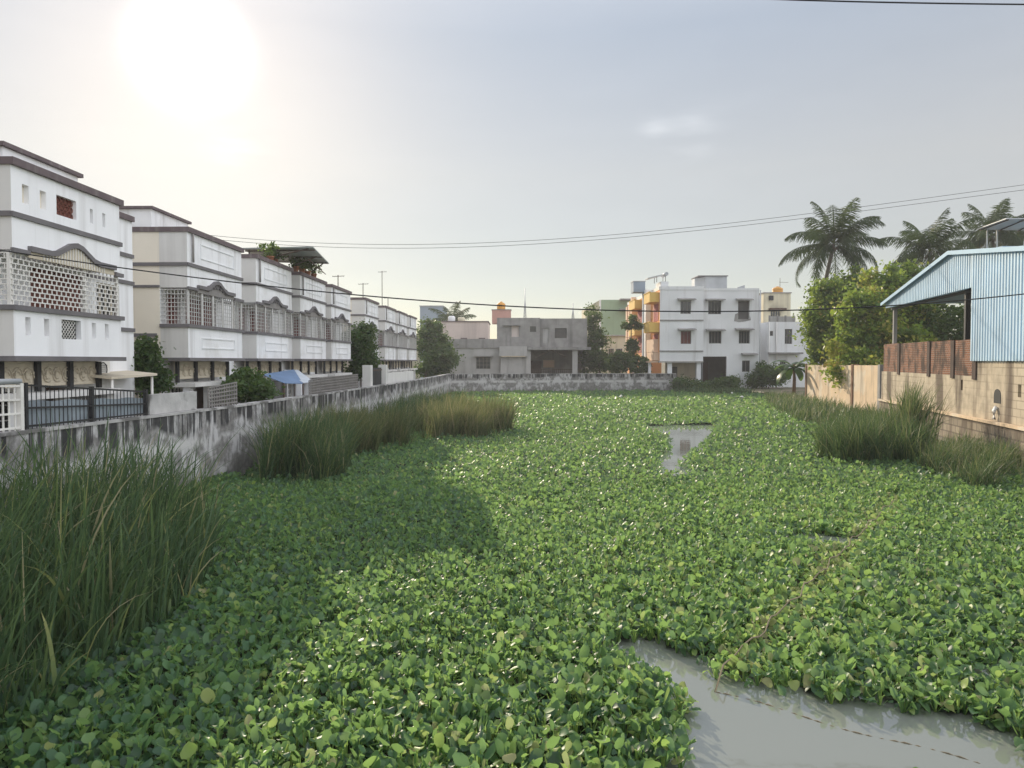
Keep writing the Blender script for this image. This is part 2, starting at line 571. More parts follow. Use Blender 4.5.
class MB:
    """collects boxes, bars, tubes and sheets for ONE mesh object"""

    def __init__(s):
        s.v, s.f, s.mi = [], [], []
        s.smooth = []

    def face(s, pts, mi=0, smooth=False):
        n = len(s.v)
        s.v += [tuple(p_) for p_ in pts]
        s.f.append(tuple(range(n, n + len(pts))))
        s.mi.append(mi)
        s.smooth.append(smooth)
        return s

    def box(s, a, b, mi=0):
        x0, x1 = sorted((a[0], b[0]))
        y0, y1 = sorted((a[1], b[1]))
        z0, z1 = sorted((a[2], b[2]))
        n = len(s.v)
        s.v += [(x0, y0, z0), (x1, y0, z0), (x1, y1, z0), (x0, y1, z0), (x0, y0, z1), (x1, y0, z1), (x1, y1, z1), (x0, y1, z1)]
        for q in ((0, 3, 2, 1), (4, 5, 6, 7), (0, 1, 5, 4), (1, 2, 6, 5), (2, 3, 7, 6), (3, 0, 4, 7)):
            s.f.append(tuple(n + i for i in q))
            s.mi.append(mi)
            s.smooth.append(False)
        return s

    def prism(s, pts, d, mi=0):
        """polygon pts (in order) pushed along vector d"""
        n = len(pts)
        P0 = [Vector(p_) for p_ in pts]
        P1 = [p_ + Vector(d) for p_ in P0]
        s.face(P0[::-1], mi)
        s.face(P1, mi)
        for i in range(n):
            j = (i + 1) % n
            s.face((P0[i], P0[j], P1[j], P1[i]), mi)
        return s

    def tube(s, pts, r, sides=6, mi=0, cap=True):
        pts = [Vector(p_) for p_ in pts]
        rs = r if isinstance(r, (list, tuple)) else [r] * len(pts)
        base = len(s.v)
        up = Vector((0, 0, 1))
        for i, p_ in enumerate(pts):
            t = (pts[min(i + 1, len(pts) - 1)] - pts[max(i - 1, 0)]).normalized()
            a = t.cross(up)
            if a.length < .05:
                a = t.cross(Vector((1, 0, 0)))
            a.normalize()
            b_ = a.cross(t)
            for k in range(sides):
                w = 2 * math.pi * k / sides
                s.v.append(tuple(p_ + (a * math.cos(w) + b_ * math.sin(w)) * rs[i]))
        for i in range(len(pts) - 1):
            for k in range(sides):
                k2 = (k + 1) % sides
                s.f.append((base + i * sides + k, base + i * sides + k2, base + (i + 1) * sides + k2, base + (i + 1) * sides + k))
                s.mi.append(mi)
                s.smooth.append(True)
        if cap:
            s.f.append(tuple(base + k for k in range(sides))[::-1])
            s.f.append(tuple(base + (len(pts) - 1) * sides + k for k in range(sides)))
            s.mi += [mi, mi]
            s.smooth += [False, False]
        return s

    def lathe(s, prof, c, sides=16, mi=0):
        pts = [Vector((c[0], c[1], c[2] + h)) for _, h in prof]
        base = len(s.v)
        for (r_, h), p_ in zip(prof, pts):
            for k in range(sides):
                w = 2 * math.pi * k / sides
                s.v.append((p_.x + r_ * math.cos(w), p_.y + r_ * math.sin(w), p_.z))
        for i in range(len(prof) - 1):
            for k in range(sides):
                k2 = (k + 1) % sides
                s.f.append((base + i * sides + k, base + i * sides + k2, base + (i + 1) * sides + k2, base + (i + 1) * sides + k))
                s.mi.append(mi)
                s.smooth.append(True)
        s.f.append(tuple(base + (len(prof) - 1) * sides + k for k in range(sides)))
        s.mi.append(mi)
        s.smooth.append(False)
        return s

    def facade(s, O, U, N, w, h, holes=(), depth=.18, mi=0):
        """upright rectangle of wall from O along U, up by h, facing N, with rectangular openings (u0,u1,z0,z1) and their reveals"""
        O, U, N = Vector(O), Vector(U).normalized(), Vector(N).normalized()
        Zv = Vector((0, 0, 1))
        us = sorted({0, w, *[q for ho in holes for q in ho[:2]]})
        zs = sorted({0, h, *[q for ho in holes for q in ho[2:]]})
        flip = U.cross(Zv).dot(N) < 0

        def P(u, z_, d=0):
            return O + U * u + Zv * z_ - N * d

        def q4(a, b_, c, d_):
            s.face((d_, c, b_, a) if flip else (a, b_, c, d_), mi)
        for i in range(len(us) - 1):
            for j in range(len(zs) - 1):
                uc, zc = (us[i] + us[i + 1]) / 2, (zs[j] + zs[j + 1]) / 2
                if any(a < uc < b_ and c < zc < d_ for a, b_, c, d_ in holes):
                    continue
                q4(P(us[i], zs[j]), P(us[i + 1], zs[j]), P(us[i + 1], zs[j + 1]), P(us[i], zs[j + 1]))
        for a, b_, c, d_ in holes:
            q4(P(a, c), P(b_, c), P(b_, c, depth), P(a, c, depth))
            q4(P(a, d_, depth), P(b_, d_, depth), P(b_, d_), P(a, d_))
            q4(P(a, c), P(a, c, depth), P(a, d_, depth), P(a, d_))
            q4(P(b_, c, depth), P(b_, c), P(b_, d_), P(b_, d_, depth))
        return s

    def build(s, name, mats, parent=None):
        me = bpy.data.meshes.new(name)
        me.from_pydata(s.v, [], s.f)
        for m_ in (mats if isinstance(mats, (list, tuple)) else [mats]):
            me.materials.append(m_)
        me.polygons.foreach_set('material_index', s.mi)
        me.polygons.foreach_set('use_smooth', s.smooth)
        me.update()
        o = bpy.data.objects.new(name, me)
        COL.objects.link(o)
        if parent:
            o.parent = parent
        return o


def np_mesh(name, V, Q, tint, mats, parent=None, mi=None, smooth=True):
    """big leaf meshes straight from arrays: V (n,3), Q (m,4), one tint per face"""
    me = bpy.data.meshes.new(name)
    me.vertices.add(len(V))
    me.vertices.foreach_set('co', np.ascontiguousarray(V, np.float32).ravel())
    me.loops.add(Q.size)
    me.loops.foreach_set('vertex_index', np.ascontiguousarray(Q, np.int32).ravel())
    me.polygons.add(len(Q))
    me.polygons.foreach_set('loop_start', np.arange(0, Q.size, 4, dtype=np.int32))
    me.polygons.foreach_set('loop_total', np.full(len(Q), 4, np.int32))
    for m_ in (mats if isinstance(mats, (list, tuple)) else [mats]):
        me.materials.append(m_)
    if mi is not None:
        me.polygons.foreach_set('material_index', np.asarray(mi, np.int32))
    me.polygons.foreach_set('use_smooth', np.full(len(Q), smooth, bool))
    a = me.attributes.new('tint', 'FLOAT', 'FACE')
    a.data.foreach_set('value', np.asarray(tint, np.float32))
    me.update(calc_edges=True)
    me.validate()
    o = bpy.data.objects.new(name, me)
    COL.objects.link(o)
    if parent:
        o.parent = parent
    return o


def wob(x, y, s=0.0):
    """smooth uneven field, about -1..1"""
    return (np.sin(x * .9 + 1.3 + s) * np.cos(y * .7 - .4 + s) + .6 * np.sin(x * 2.1 - y * 1.7 + 2 * s) + .4 * np.sin(x * 4.3 + y * 3.1 + s)) / 2.0


def in_poly(x, y, poly):
    inside = np.zeros(x.shape, bool)
    n = len(poly)
    for i in range(n):
        x0, y0 = poly[i][0], poly[i][1]
        x1, y1 = poly[(i + 1) % n][0], poly[(i + 1) % n][1]
        c = ((y0 > y) != (y1 > y)) & (x < (x1 - x0) * (y - y0) / ((y1 - y0) or 1e-9) + x0)
        inside ^= c
    return inside


# ---------------------------------------------------------------- setting: ground and pond
WALL = [(-10.2, -4), (-8.75, 11.6), (-7.65, 20), (-7.0, 30), (-6.2, 48), (-6.0, 72)]      # foot of the wall on the left


def wall_x(Y):
    return float(np.interp(Y, [q[1] for q in WALL], [q[0] for q in WALL]))


RX0 = 10.8


def rwall(Y, off=0.0):
    """point on the face of the wall on the right at depth Y, off metres behind it"""
    return Vector((RX0 + .24 * Y + off * .972, Y - off * .233, 0))


FAR = 3000
g = MB()
wl = [(x - .1, y) for x, y in WALL]
for (x0, y0), (x1, y1) in zip(wl[:-1], wl[1:]):
    g.face(((-FAR, y0, .4), (x0, y0, .4), (x1, y1, .4), (-FAR, y1, .4)))
g.face(((-FAR, 72, .4), (-6.1, 72, .4), (-6.1, 75.2, .4), (-FAR, 75.2, .4)))
g.face(((-FAR, 75.2, .4), (16.8, 75.2, .4), (FAR, 75.2, .4), (FAR, FAR, .4), (-FAR, FAR, .4)))
rw = [rwall(-4, .2), rwall(42, .2), Vector((22.7, 56, 0)), Vector((22.7, 68, 0)), Vector((22.7, 75.2, 0))]
for a, b in zip(rw[:-1], rw[1:]):
    g.face(((a.x, a.y, .4), (FAR, a.y, .4), (FAR, b.y, .4), (b.x, b.y, .4)))
g.face(((-FAR, -FAR, .4), (FAR, -FAR, .4), (FAR, -4, .4), (-FAR, -4, .4)))
# the bank beyond the far end of the pond and its slope down to the water
g.face(((16.6, 71.5, -.1), (22.7, 69.5, -.1), (22.7, 75.2, .4), (16.8, 75.2, .4)))
tag(g.build('ground', M['earth']), 'bare earth around the pond', 'ground', kind='structure')
w = MB()
w.face(((-16, -4, 0), (30, -4, 0), (30, 75.4, 0), (-16, 75.4, 0)))
tag(w.build('water', M['water']), 'murky green pond water between the plants', 'water', kind='structure')

# ---------------------------------------------------------------- water hyacinth
ZP = .10
pool_a = [on_z(*q, ZP) for q in ((621, 626), (640, 632), (668, 646), (700, 655), (712, 668), (740, 672), (800, 682), (830, 694), (862, 700), (905, 700), (940, 706),
                                 (985, 722), (1005, 735), (1040, 742), (1060, 800), (655, 800), (664, 770), (680, 745), (682, 735), (696, 716), (704, 704), (682, 690), (650, 676), (618, 660))]
pool_b = [on_z(*q, ZP) for q in ((646, 424), (718, 423), (714, 433), (702, 446), (688, 454), (680, 462), (690, 470), (722, 467), (700, 474), (672, 473), (659, 465), (659, 455), (669, 449), (670, 440), (662, 434), (650, 430))]
pool_c = [on_z(*q, .15) for q in ((795, 528), (862, 530), (860, 537), (830, 539), (800, 536))]
pool_d = [on_z(*q, .15) for q in ((962, 664), (1012, 660), (1008, 672), (968, 674))]
POOLS = [pool_a, pool_b, pool_c, pool_d]
TR0, TR1 = on_z(880, 515), on_z(722, 690)


def open_water(x, y):
    m_ = np.zeros(x.shape, bool)
    jx, jy = x + .17 * wob(x * 4, y * 4, 1), y + .22 * wob(x * 4, y * 4, 2)
    for P in POOLS:
        m_ |= in_poly(jx, jy, P)
    return m_


def left_edge(y):
    return np.interp(y, [q[1] for q in WALL], [q[0] for q in WALL]) + .1


def right_edge(y):
    return np.interp(y, [-4, 26, 34, 42, 56, 72], [9.2, 15.6, 18.0, 20.0, 21.8, 22.5])


def carpet():
    Vs, Qs, Ts, Ms = [], [], [], []
    nv = 0
    bands = [(4.5, 10, .126, 8, 0.084, 5), (10, 19, .132, 7, .074, 5), (19, 32, .175, 6, .088, 3), (32, 50, .26, 6, .125, 3), (50, 75.2, .36, 6, .17, 3)]
    for (y0, y1, sp_, nl, size, rows) in bands:
        xs, ys = np.meshgrid(np.arange(-11, 24, sp_), np.arange(y0, y1, sp_))
        x = xs.ravel() + RNG.uniform(-.5, .5, xs.size) * sp_
        y = ys.ravel() + RNG.uniform(-.5, .5, xs.size) * sp_
        vis = (np.abs(x) < .80 * y + 1.2)
        ok = (x > left_edge(y)) & (x < right_edge(y)) & vis & ~open_water(x, y)
        thin = RNG.random(x.size) < .97
        x, y = x[ok & thin], y[ok & thin]
        n_ = len(x)
        # one rosette of leaves per plant
        big = 1 + .16 * wob(x * .5, y * .5) + RNG.normal(0, .10, n_)
        d = np.abs((x - TR0.x) * (TR1.y - TR0.y) - (y - TR0.y) * (TR1.x - TR0.x)) / math.hypot(TR1.x - TR0.x, TR1.y - TR0.y)
        trail = np.exp(-(d / .28) ** 2) * ((y < TR0.y + 2) & (y > TR1.y - .5))
        hgt = (.125 + .06 * wob(x * .35, y * .3, 3) + .035 * wob(x * 1.6, y * 1.6, 8) + RNG.uniform(-.04, .05, n_)) * (1 - .55 * trail)
        tone = .42 + .16 * wob(x * .25, y * .2, 5) + RNG.normal(0, .08, n_) + .42 * trail
        k = nl
        cx, cy = np.repeat(x, k), np.repeat(y, k)
        N = n_ * k
        az = np.repeat(RNG.uniform(0, 6.28, n_), k) + np.tile(np.arange(k) * 6.283 / k, n_) + RNG.normal(0, .35, N)
        inner = RNG.random(N)
        L = size * np.repeat(big, k) * RNG.uniform(.6, 1.45, N)
        Wd = L * RNG.uniform(.42, .56, N)
        pit = np.radians(np.where(inner < .5, RNG.uniform(40, 95, N), RNG.uniform(5, 60, N)))
        r0 = np.where(inner < .4, RNG.uniform(.01, .06, N), RNG.uniform(.05, .13, N)) * (size / .11)
        hz = np.repeat(hgt, k) * np.where(inner < .4, RNG.uniform(.9, 1.25, N), RNG.uniform(.45, 1.0, N))
        dx, dy = np.cos(az), np.sin(az)
        roll = RNG.normal(0, .5, N)
        curl = RNG.uniform(-.2, 1.5, N)
        wave = RNG.normal(0, .22, N)
        bx, by = cx + dx * r0, cy + dy * r0
        if rows == 5:
            ts, ws, cols = np.array([0, .22, .52, .82, 1.0]), np.array([.14, .80, 1.0, .72, .16]), np.array([-1, 0, 1])
        else:
            ts, ws, cols = np.array([0, .5, 1.0]), np.array([.3, 1.0, .35]), np.array([-1, 1])
        nr, nc = len(ts), len(cols)
        V = np.zeros((N, nr, nc, 3))
        for i, t in enumerate(ts):
            bend = pit - curl * t
            along = L * t * np.cos(pit - .25 * t)
            up = L * t * np.sin(bend) + hz
            for j, c in enumerate(cols):
                off = c * ws[i] * Wd
                cup = -.3 * Wd * (1 - abs(c)) * math.sin(math.pi * min(t + .1, 1)) + wave * Wd * c * math.sin(4.2 * t)
                V[:, i, j, 0] = bx + dx * along - dy * off * np.cos(roll) - dx * np.sin(bend) * cup
                V[:, i, j, 1] = by + dy * along + dx * off * np.cos(roll) - dy * np.sin(bend) * cup
                V[:, i, j, 2] = np.maximum(up + off * np.sin(roll) + cup * np.cos(bend), .01)
        idx = np.arange(nr * nc).reshape(nr, nc)
        q = np.stack([idx[:-1, :-1], idx[:-1, 1:], idx[1:, 1:], idx[1:, :-1]], -1).reshape(-1, 4)
        Q = (nv + np.arange(N)[:, None, None] * (nr * nc) + q[None]).reshape(-1, 4)
        tl = np.clip(np.repeat(tone, k) + RNG.normal(0, .25, N) + (RNG.random(N) < .025) * .5, 0, 1)
        Vs.append(V.reshape(-1, 3))
        Qs.append(Q)
        Ts.append(np.repeat(tl, len(q)))
        Ms.append(np.zeros(len(Q), int))
        nv += V.size // 3
        if y0 < 19:
            # swollen stalks carry the leaves
            V = np.zeros((N, 4, 3))
            wv = .008
            V[:, 0] = np.stack([cx - dy * wv, cy + dx * wv, np.full(N, -.02)], -1)
            V[:, 1] = np.stack([cx + dy * wv, cy - dx * wv, np.full(N, -.02)], -1)
            V[:, 2] = np.stack([bx + dy * wv, by - dx * wv, hz + .01], -1)
            V[:, 3] = np.stack([bx - dy * wv, by + dx * wv, hz + .01], -1)
            Vs.append(V.reshape(-1, 3))
            Qs.append(nv + np.arange(N * 4).reshape(N, 4))
            Ts.append(np.clip(tl + .25, 0, .9))
            Ms.append(np.zeros(N, int))
            nv += N * 4
    # dark sheet for stalks and roots above the water; its colour shades the gaps
    for y0, y1, c in ((4.0, 32, .22), (32, 75.2, .6)):
        xs, ys = np.meshgrid(np.arange(-11, 24, c), np.arange(y0, y1, c))
        x, y = xs.ravel(), ys.ravel()
        mx_, my_ = x + c / 2, y + c / 2
        ok = (mx_ > left_edge(my_)) & (mx_ < right_edge(my_))
        for ox, oy in ((0, 0), (c, 0), (-c, 0), (0, c), (0, -c)):
            ok &= ~open_water(mx_ + ox * 1.2, my_ + oy * 1.2)
        x, y = x[ok], y[ok]
        V = np.zeros((len(x), 4, 3))
        for i, (a, b_) in enumerate(((0, 0), (c, 0), (c, c), (0, c))):
            X, Y = x + a, y + b_
            V[:, i] = np.stack([X + .05 * np.sin(X * 13 + Y * 7), Y + .05 * np.sin(Y * 11 + X * 5), .035 + .02 * np.sin(X * 9 + Y * 4)], -1)
        Vs.append(V.reshape(-1, 3))
        Qs.append(nv + np.arange(len(x) * 4).reshape(-1, 4))
        Ts.append(np.zeros(len(x)))
        Ms.append(np.ones(len(x), int))
        nv += len(x) * 4
    o = np_mesh('water_hyacinth', np.concatenate(Vs), np.concatenate(Qs), np.concatenate(Ts), [M['hyacinth'], M['mat_floor']], mi=np.concatenate(Ms))
    tag(o, 'carpet of floating green water hyacinth covering most of the pond', 'water hyacinth', kind='stuff')


carpet()


# ---------------------------------------------------------------- reeds and weeds
def blades(name, label, n, poly, hmin, hmax, width, mat_, lean=.35, tone=.35, yellow=.1, wind=(.1, 0), seg=4, z0=-.03, edge=None, cat='reeds', clump=1.0):
    P = np.array([(q[0], q[1]) for q in poly])
    lo, hi = P.min(0), P.max(0)
    x, y = np.zeros(0), np.zeros(0)
    while len(x) < n:
        X, Y = RNG.uniform(lo[0], hi[0], n * 2), RNG.uniform(lo[1], hi[1], n * 2)
        # blades grow in tufts
        k = in_poly(X, Y, poly) & (wob(X * 1.9, Y * 1.9, 4) + RNG.normal(0, max(.12, .5 - .3 * clump), n * 2) > -.35 + .3 * clump)
        x, y = np.concatenate([x, X[k]]), np.concatenate([y, Y[k]])
    x, y = x[:n], y[:n]
    H = (hmin + (hmax - hmin) * RNG.beta(2.2, 1.4, n)) * (1 + .2 * wob(x * 1.3, y * 1.3, 2) + .12 * wob(x * 3.7, y * 3.7, 7))
    if edge is not None:
        H *= edge(x, y)
    az = RNG.uniform(0, 6.28, n)
    ln = np.minimum(np.abs(RNG.normal(0, lean, n)) + .04, lean * 2.1)
    curl = RNG.uniform(.3, 1.6, n) * np.where(RNG.random(n) < .18, 1.9, 1)
    fx, fy = np.cos(az) * ln + wind[0], np.sin(az) * ln + wind[1]
    lim = np.minimum(1, .62 / (np.hypot(fx, fy) * curl + 1e-6))
    fx, fy = fx * lim, fy * lim
    fx += .12 * wob(x * 1.7, y * 1.7, 9)
    fy += .12 * wob(x * 1.9, y * 1.5, 12)
    low = RNG.random(n) < .3
    H = np.where(low, H * RNG.uniform(.3, .7, n), H)
    fa = RNG.uniform(0, 6.28, n)
    sx, sy = np.cos(fa), np.sin(fa)
    W_ = width * RNG.choice([.55, .8, 1.1, 1.7], n, p=[.3, .35, .22, .13])
    V = np.zeros((n, seg + 1, 2, 3))
    for i in range(seg + 1):
        t = i / seg
        out = H * (.35 * t + .65 * t ** 2.2 * curl)
        rise = H * (t - np.minimum(.34 * curl * (ln + .12), .5) * t ** 3)
        wd = W_ * (1 - t) ** .6 * (.7 + .3 * t) + .0015
        for j, sgn in enumerate((-1, 1)):
            V[:, i, j, 0] = x + fx * out + sgn * sx * wd
            V[:, i, j, 1] = y + fy * out + sgn * sy * wd
            V[:, i, j, 2] = z0 + rise
    idx = np.arange((seg + 1) * 2).reshape(seg + 1, 2)
    q = np.stack([idx[:-1, 0], idx[:-1, 1], idx[1:, 1], idx[1:, 0]], -1)
    Q = (np.arange(n)[:, None, None] * ((seg + 1) * 2) + q[None]).reshape(-1, 4)
    tn = tone + RNG.normal(0, .22, n) + .12 * wob(x, y, 6)
    tn = np.where(RNG.random(n) < yellow, RNG.uniform(.82, 1, n), tn)
    T = np.clip(tn[:, None] + np.linspace(-.04, .12, seg)[None], 0, 1)
    o = np_mesh(name, V.reshape(-1, 3), Q, T.ravel(), mat_)
    return tag(o, label, cat, kind='stuff')


near_poly = [(-9.3, 4), (-4.6, 4), (-4.25, 6), (-4.1, 8.5), (-4.3, 10.5), (-4.9, 12.2), (-6.4, 13.6), (-8.2, 13.4), (-9.0, 9)]


def near_edge(x, y):
    d = np.minimum((-3.9 - x) / 1.6, (14.6 - y) / 2.2)
    return np.clip(.42 + .58 * d, .42, 1.0)


blades('reed_bed', 'tall dark green reed bed filling the near left corner of the pond', 8500, near_poly, .9, 2.35, .018, M['reed'], lean=.34, tone=.42, yellow=.04,
       wind=(.10, 0), seg=7, edge=near_edge, clump=.3)
blades('reed_bed', 'dark reed bed against the stained wall, left of the pond middle', 6500,
       [(-6.5, 19.0), (-4.9, 18.8), (-4.4, 20.3), (-5.0, 22.3), (-5.6, 23.4), (-7.0, 23.2), (-7.0, 21.5)], 0.6, 2.1, .012, M['reed'], lean=.36, tone=.40, yellow=.08, wind=(.03, 0), clump=1.7)
blades('reed_bed', 'brownish low reed bed behind the dark one beside the wall', 7000,
       [(-7.1, 24.5), (-5.4, 24.2), (-4.2, 25.2), (-3.7, 27), (-4.4, 28.6), (-6.9, 30)], 0.4, 1.95, .014, M['dryreed'], lean=.42, tone=.36, yellow=.10, clump=1.8)
blades('reed_bed', 'yellow topped reed bed at the end of the reeds by the left wall', 7500,
       [(-3.6, 29), (-1.2, 29.5), (.0, 31.5), (-.2, 34), (-2.6, 36.5), (-4.5, 34)], 0.5, 2.05, .015, M['dryreed'], lean=.38, tone=.42, yellow=.20, clump=1.6)
blades('reed_bed', 'green reed bed growing along the foot of the wall near the far corner', 4200,
       [(-6.7, 31), (-4.0, 33), (-2.6, 37.5), (-3.2, 45), (-6.0, 46)], 0.5, 1.9, .018, M['reed'], lean=.42, tone=.38, yellow=.08)
blades('reed_bed', 'dense leaning reed clump in front of the block wall on the right', 8500,
       [(9.4, 22.4), (12.2, 22.2), (13.8, 24), (14.6, 27.5), (13.2, 29.5), (10.8, 26)], 0.5, 1.75, .014, M['reed'], lean=.42, tone=.46, yellow=.10, wind=(-.12, 0), clump=1.5)
blades('reed_bed', 'tallest reed tuft standing up against the stained right wall', 900,
       [(14.6, 27.2), (15.8, 27.4), (16.2, 29), (15.0, 29.2)], 1.3, 2.75, .022, M['reed'], lean=.24, tone=.6, yellow=.1)
blades('weeds', 'low green weeds under the ledge of the block wall at the right edge', 8000,
       [(11.2, 18.0), (14.2, 17.0), (15.4, 22), (15.6, 25), (13.4, 23.5), (11.8, 21.5)], .3, 1.15, .012, M['reed'], lean=.55, tone=.62, yellow=.16, cat='weeds')
blades('weeds', 'rough weeds at the foot of the tan wall', 4600,
       [(14.2, 36), (17.5, 33), (19.4, 40), (21.6, 55), (21.2, 62), (18.0, 52), (15.4, 42)], .55, 1.2, .03, M['reed'], lean=.45, tone=.58, yellow=.18, cat='weeds')
blades('weeds', 'dark weeds on the bank before the white apartment house', 4200,
       [(15.4, 70), (22.3, 66), (22.6, 75), (16.9, 75)], .35, .9, .04, M['reed'], lean=.5, tone=.36, yellow=.06, cat='weeds')


# ---------------------------------------------------------------- trees
def leaves_np(centres, per, spread, size, tone, tjit, flush=0.0, shape=1.6):
    """leaf-sized faces scattered in clumps; returns vertices, quads and tints"""
    C = np.repeat(np.array(centres, float), per, 0)
    n = len(C)
    P = C + RNG.normal(0, 1, (n, 3)) * np.array([1, 1, .75]) * spread * np.repeat(RNG.uniform(.6, 1.5, len(centres)), per)[:, None]
    a, el = RNG.uniform(0, 6.28, n), RNG.normal(-.25, .55, n)
    d = np.stack([np.cos(a) * np.cos(el), np.sin(a) * np.cos(el), np.sin(el)], -1)
    r = RNG.normal(0, 1, (n, 3))
    s = np.cross(d, r)
    s /= np.linalg.norm(s, axis=1, keepdims=True) + 1e-9
    L = size * RNG.uniform(.7, 1.4, n)[:, None]
    W_ = L / shape / 2
    V = np.stack([P - d * L * .5, P + s * W_, P + d * L * .5, P - s * W_], 1)
    Q = np.arange(n * 4).reshape(n, 4)
    ct = np.repeat(RNG.normal(0, tjit, len(centres)), per)
    T = np.clip(tone + ct + RNG.normal(0, .12, n), 0, .9)
    if flush:
        fl = np.repeat(RNG.random(len(centres)) < flush, per)
        T = np.where(fl, RNG.uniform(.86, 1, n), T)
    return V.reshape(-1, 3), Q, T


def tree(name, label, base, top_z, lobes, mat_, cat='tree', n_cl=90, per=60, spread=.32, size=.2, tone=.4, tjit=.14, flush=0., trunk_r=.16, trunk=True, group=None):
    """lobes: (x, y, z, rx, ry, rz) ellipsoids in world space whose shells carry the leaf clumps"""
    o = thing(name, label, cat, base, group=group)
    B = Vector(base)
    cl = []
    vols = [l[3] * l[5] for l in lobes]
    for l, v_ in zip(lobes, vols):
        for _ in range(max(4, int(n_cl * v_ / sum(vols)))):
            while True:
                q = Vector((random.uniform(-1, 1), random.uniform(-1, 1), random.uniform(-1, 1)))
                if .25 < q.length < 1.0:
                    break
            q = q * (q.length ** -.45)
            f = random.uniform(.70, 1.24)
            cl.append((l[0] + q.x * l[3] * f - B.x, l[1] + q.y * l[4] * f - B.y, l[2] + q.z * l[5] * f - B.z))
    V, Q, T = leaves_np(cl, per, spread, size, tone, tjit, flush)
    np_mesh('crown', V, Q, T, mat_, o, smooth=False)
    if trunk:
        t = MB()
        c = Vector(lobes[0][:3]) - B
        mid = Vector((c.x * .35, c.y * .35, max(.4, c.z * .45)))
        t.tube([Vector((0, 0, -.1)), mid * .5 + Vector((.05, 0, 0)), mid], [trunk_r * 1.25, trunk_r, trunk_r * .8], 8)
        for l in lobes:
            e_ = Vector(l[:3]) - B
            t.tube([mid - Vector((0, 0, .05)), mid.lerp(e_, .5) + Vector((random.uniform(-.2, .2), random.uniform(-.2, .2), .15)), e_], [trunk_r * .7, trunk_r * .45, trunk_r * .15], 6)
            for _ in range(3):
                s_ = mid.lerp(e_, random.uniform(.5, .9))
                t.tube([s_, s_ + Vector((random.uniform(-1, 1) * l[3], random.uniform(-1, 1) * l[4], random.uniform(.1, 1) * l[5])) * .75], [trunk_r * .28, trunk_r * .08], 5)
        t.build('trunk', M['bark'], o)
    return o


def ell(px, py, Y, rpx, rpy, depth=1.0):
    c = at(px, py, Y)
    k = Y / FPX
    return (c.x, c.y, c.z, rpx * k, rpx * k * depth, rpy * k)


tree('mango_tree', 'leafy mango tree with yellow and orange new leaves beside the blue shed', (25.6, 51, .4), 10,
     [ell(893, 305, 51, 34, 34), ell(868, 325, 50, 26, 30), ell(925, 288, 53, 22, 18), ell(900, 345, 49, 30, 18), ell(852, 352, 49, 24, 18), ell(880, 283, 52, 18, 14), ell(908, 272, 53, 9, 9), ell(845, 372, 48.5, 14, 10), ell(872, 366, 48, 22, 12), ell(915, 355, 48, 16, 16), ell(862, 300, 49.5, 10, 12)],
     M['mango'], n_cl=330, per=85, spread=.30, size=.27, tone=.64, tjit=.24, flush=.06, trunk_r=.22)
tree('bushy_tree', 'rounded dark green tree at the left of the mango tree', (22.9, 57.5, .4), 9,
     [ell(833, 312, 56, 21, 30), ell(850, 288, 57, 18, 16), ell(822, 336, 55, 14, 22), ell(845, 345, 56, 18, 22), ell(815, 318, 55, 8, 10), ell(828, 290, 56, 9, 9), ell(826, 356, 54.5, 12, 12)],
     M['mango'], n_cl=230, per=85, spread=.30, size=.27, tone=.36, tjit=.22, flush=.02, trunk_r=.2)
tree('garden_tree', 'dark green tree seen through the open side of the blue shed', (33.5, 50, .4), 6,
     [ell(950, 330, 52, 34, 22), ell(915, 335, 50, 22, 22), ell(985, 335, 54, 22, 22)], M['bush'], n_cl=120, per=70, spread=.4, size=.3, tone=.35)
tree('courtyard_tree', 'dark rounded tree between the white row houses', (-10.3, 46.0, .4), 5.5,
     [ell(358, 350, 44.3, 15, 22), ell(362, 334, 44.6, 9, 11), ell(366, 362, 44, 12, 12)], M['bush'], n_cl=150, per=70, spread=.18, size=.17, tone=.35, trunk_r=.12)
tree('corner_tree', 'large drab tree past the last white row house', (-9.0, 75.5, .4), 7,
     [ell(432, 345, 77, 13, 18), ell(430, 330, 77, 9, 10), ell(442, 360, 76, 14, 16), ell(430, 368, 76, 12, 9)], M['bush'], n_cl=170, per=80, spread=.3, size=.27, tone=.30, trunk_r=.16)
tree('flowering_tree', 'slim green tree between the grey house and the green block', (9.8, 82, .4), 8,
     [ell(593, 320, 84, 6, 14), ell(596, 345, 83, 9, 16), ell(602, 362, 82, 14, 12), ell(588, 362, 83, 8, 10)], M['bush'], n_cl=120, per=60, spread=.3, size=.28, tone=.45, trunk_r=.12)
tree('umbrella_tree', 'small tiered tree with flat leaf layers in front of the orange flank', (12.7, 80, .4), 8,
     [ell(631, 325, 79, 11, 4, .7), ell(632, 318, 79, 4, 2.5, .7), ell(632, 345, 79, 6, 6, .7), ell(630, 358, 79, 8, 6, .7)], M['bush'], n_cl=110, per=50, spread=.14, size=.22, tone=.35, trunk_r=.08)
tree('shrub', 'round shrub behind the far wall under the tiered tree', (12.3, 77.5, .4), 3, [ell(622, 362, 78, 14, 10), ell(640, 366, 77.5, 10, 7)],
     M['bush'], 'shrub', n_cl=70, per=60, spread=.25, size=.25, tone=.5, trunk_r=.05)
tree('shrub', 'dark shrub with cut leaves beside the grille fence under the second house', (-10.2, 23.5, .4), 3,
     [ell(246, 384, 24, 13, 10), ell(258, 391, 23.5, 10, 8), ell(238, 392, 23.2, 10, 8)], M['bush'], 'shrub', n_cl=110, per=60, spread=.12, size=.14, tone=.42, trunk_r=.05)
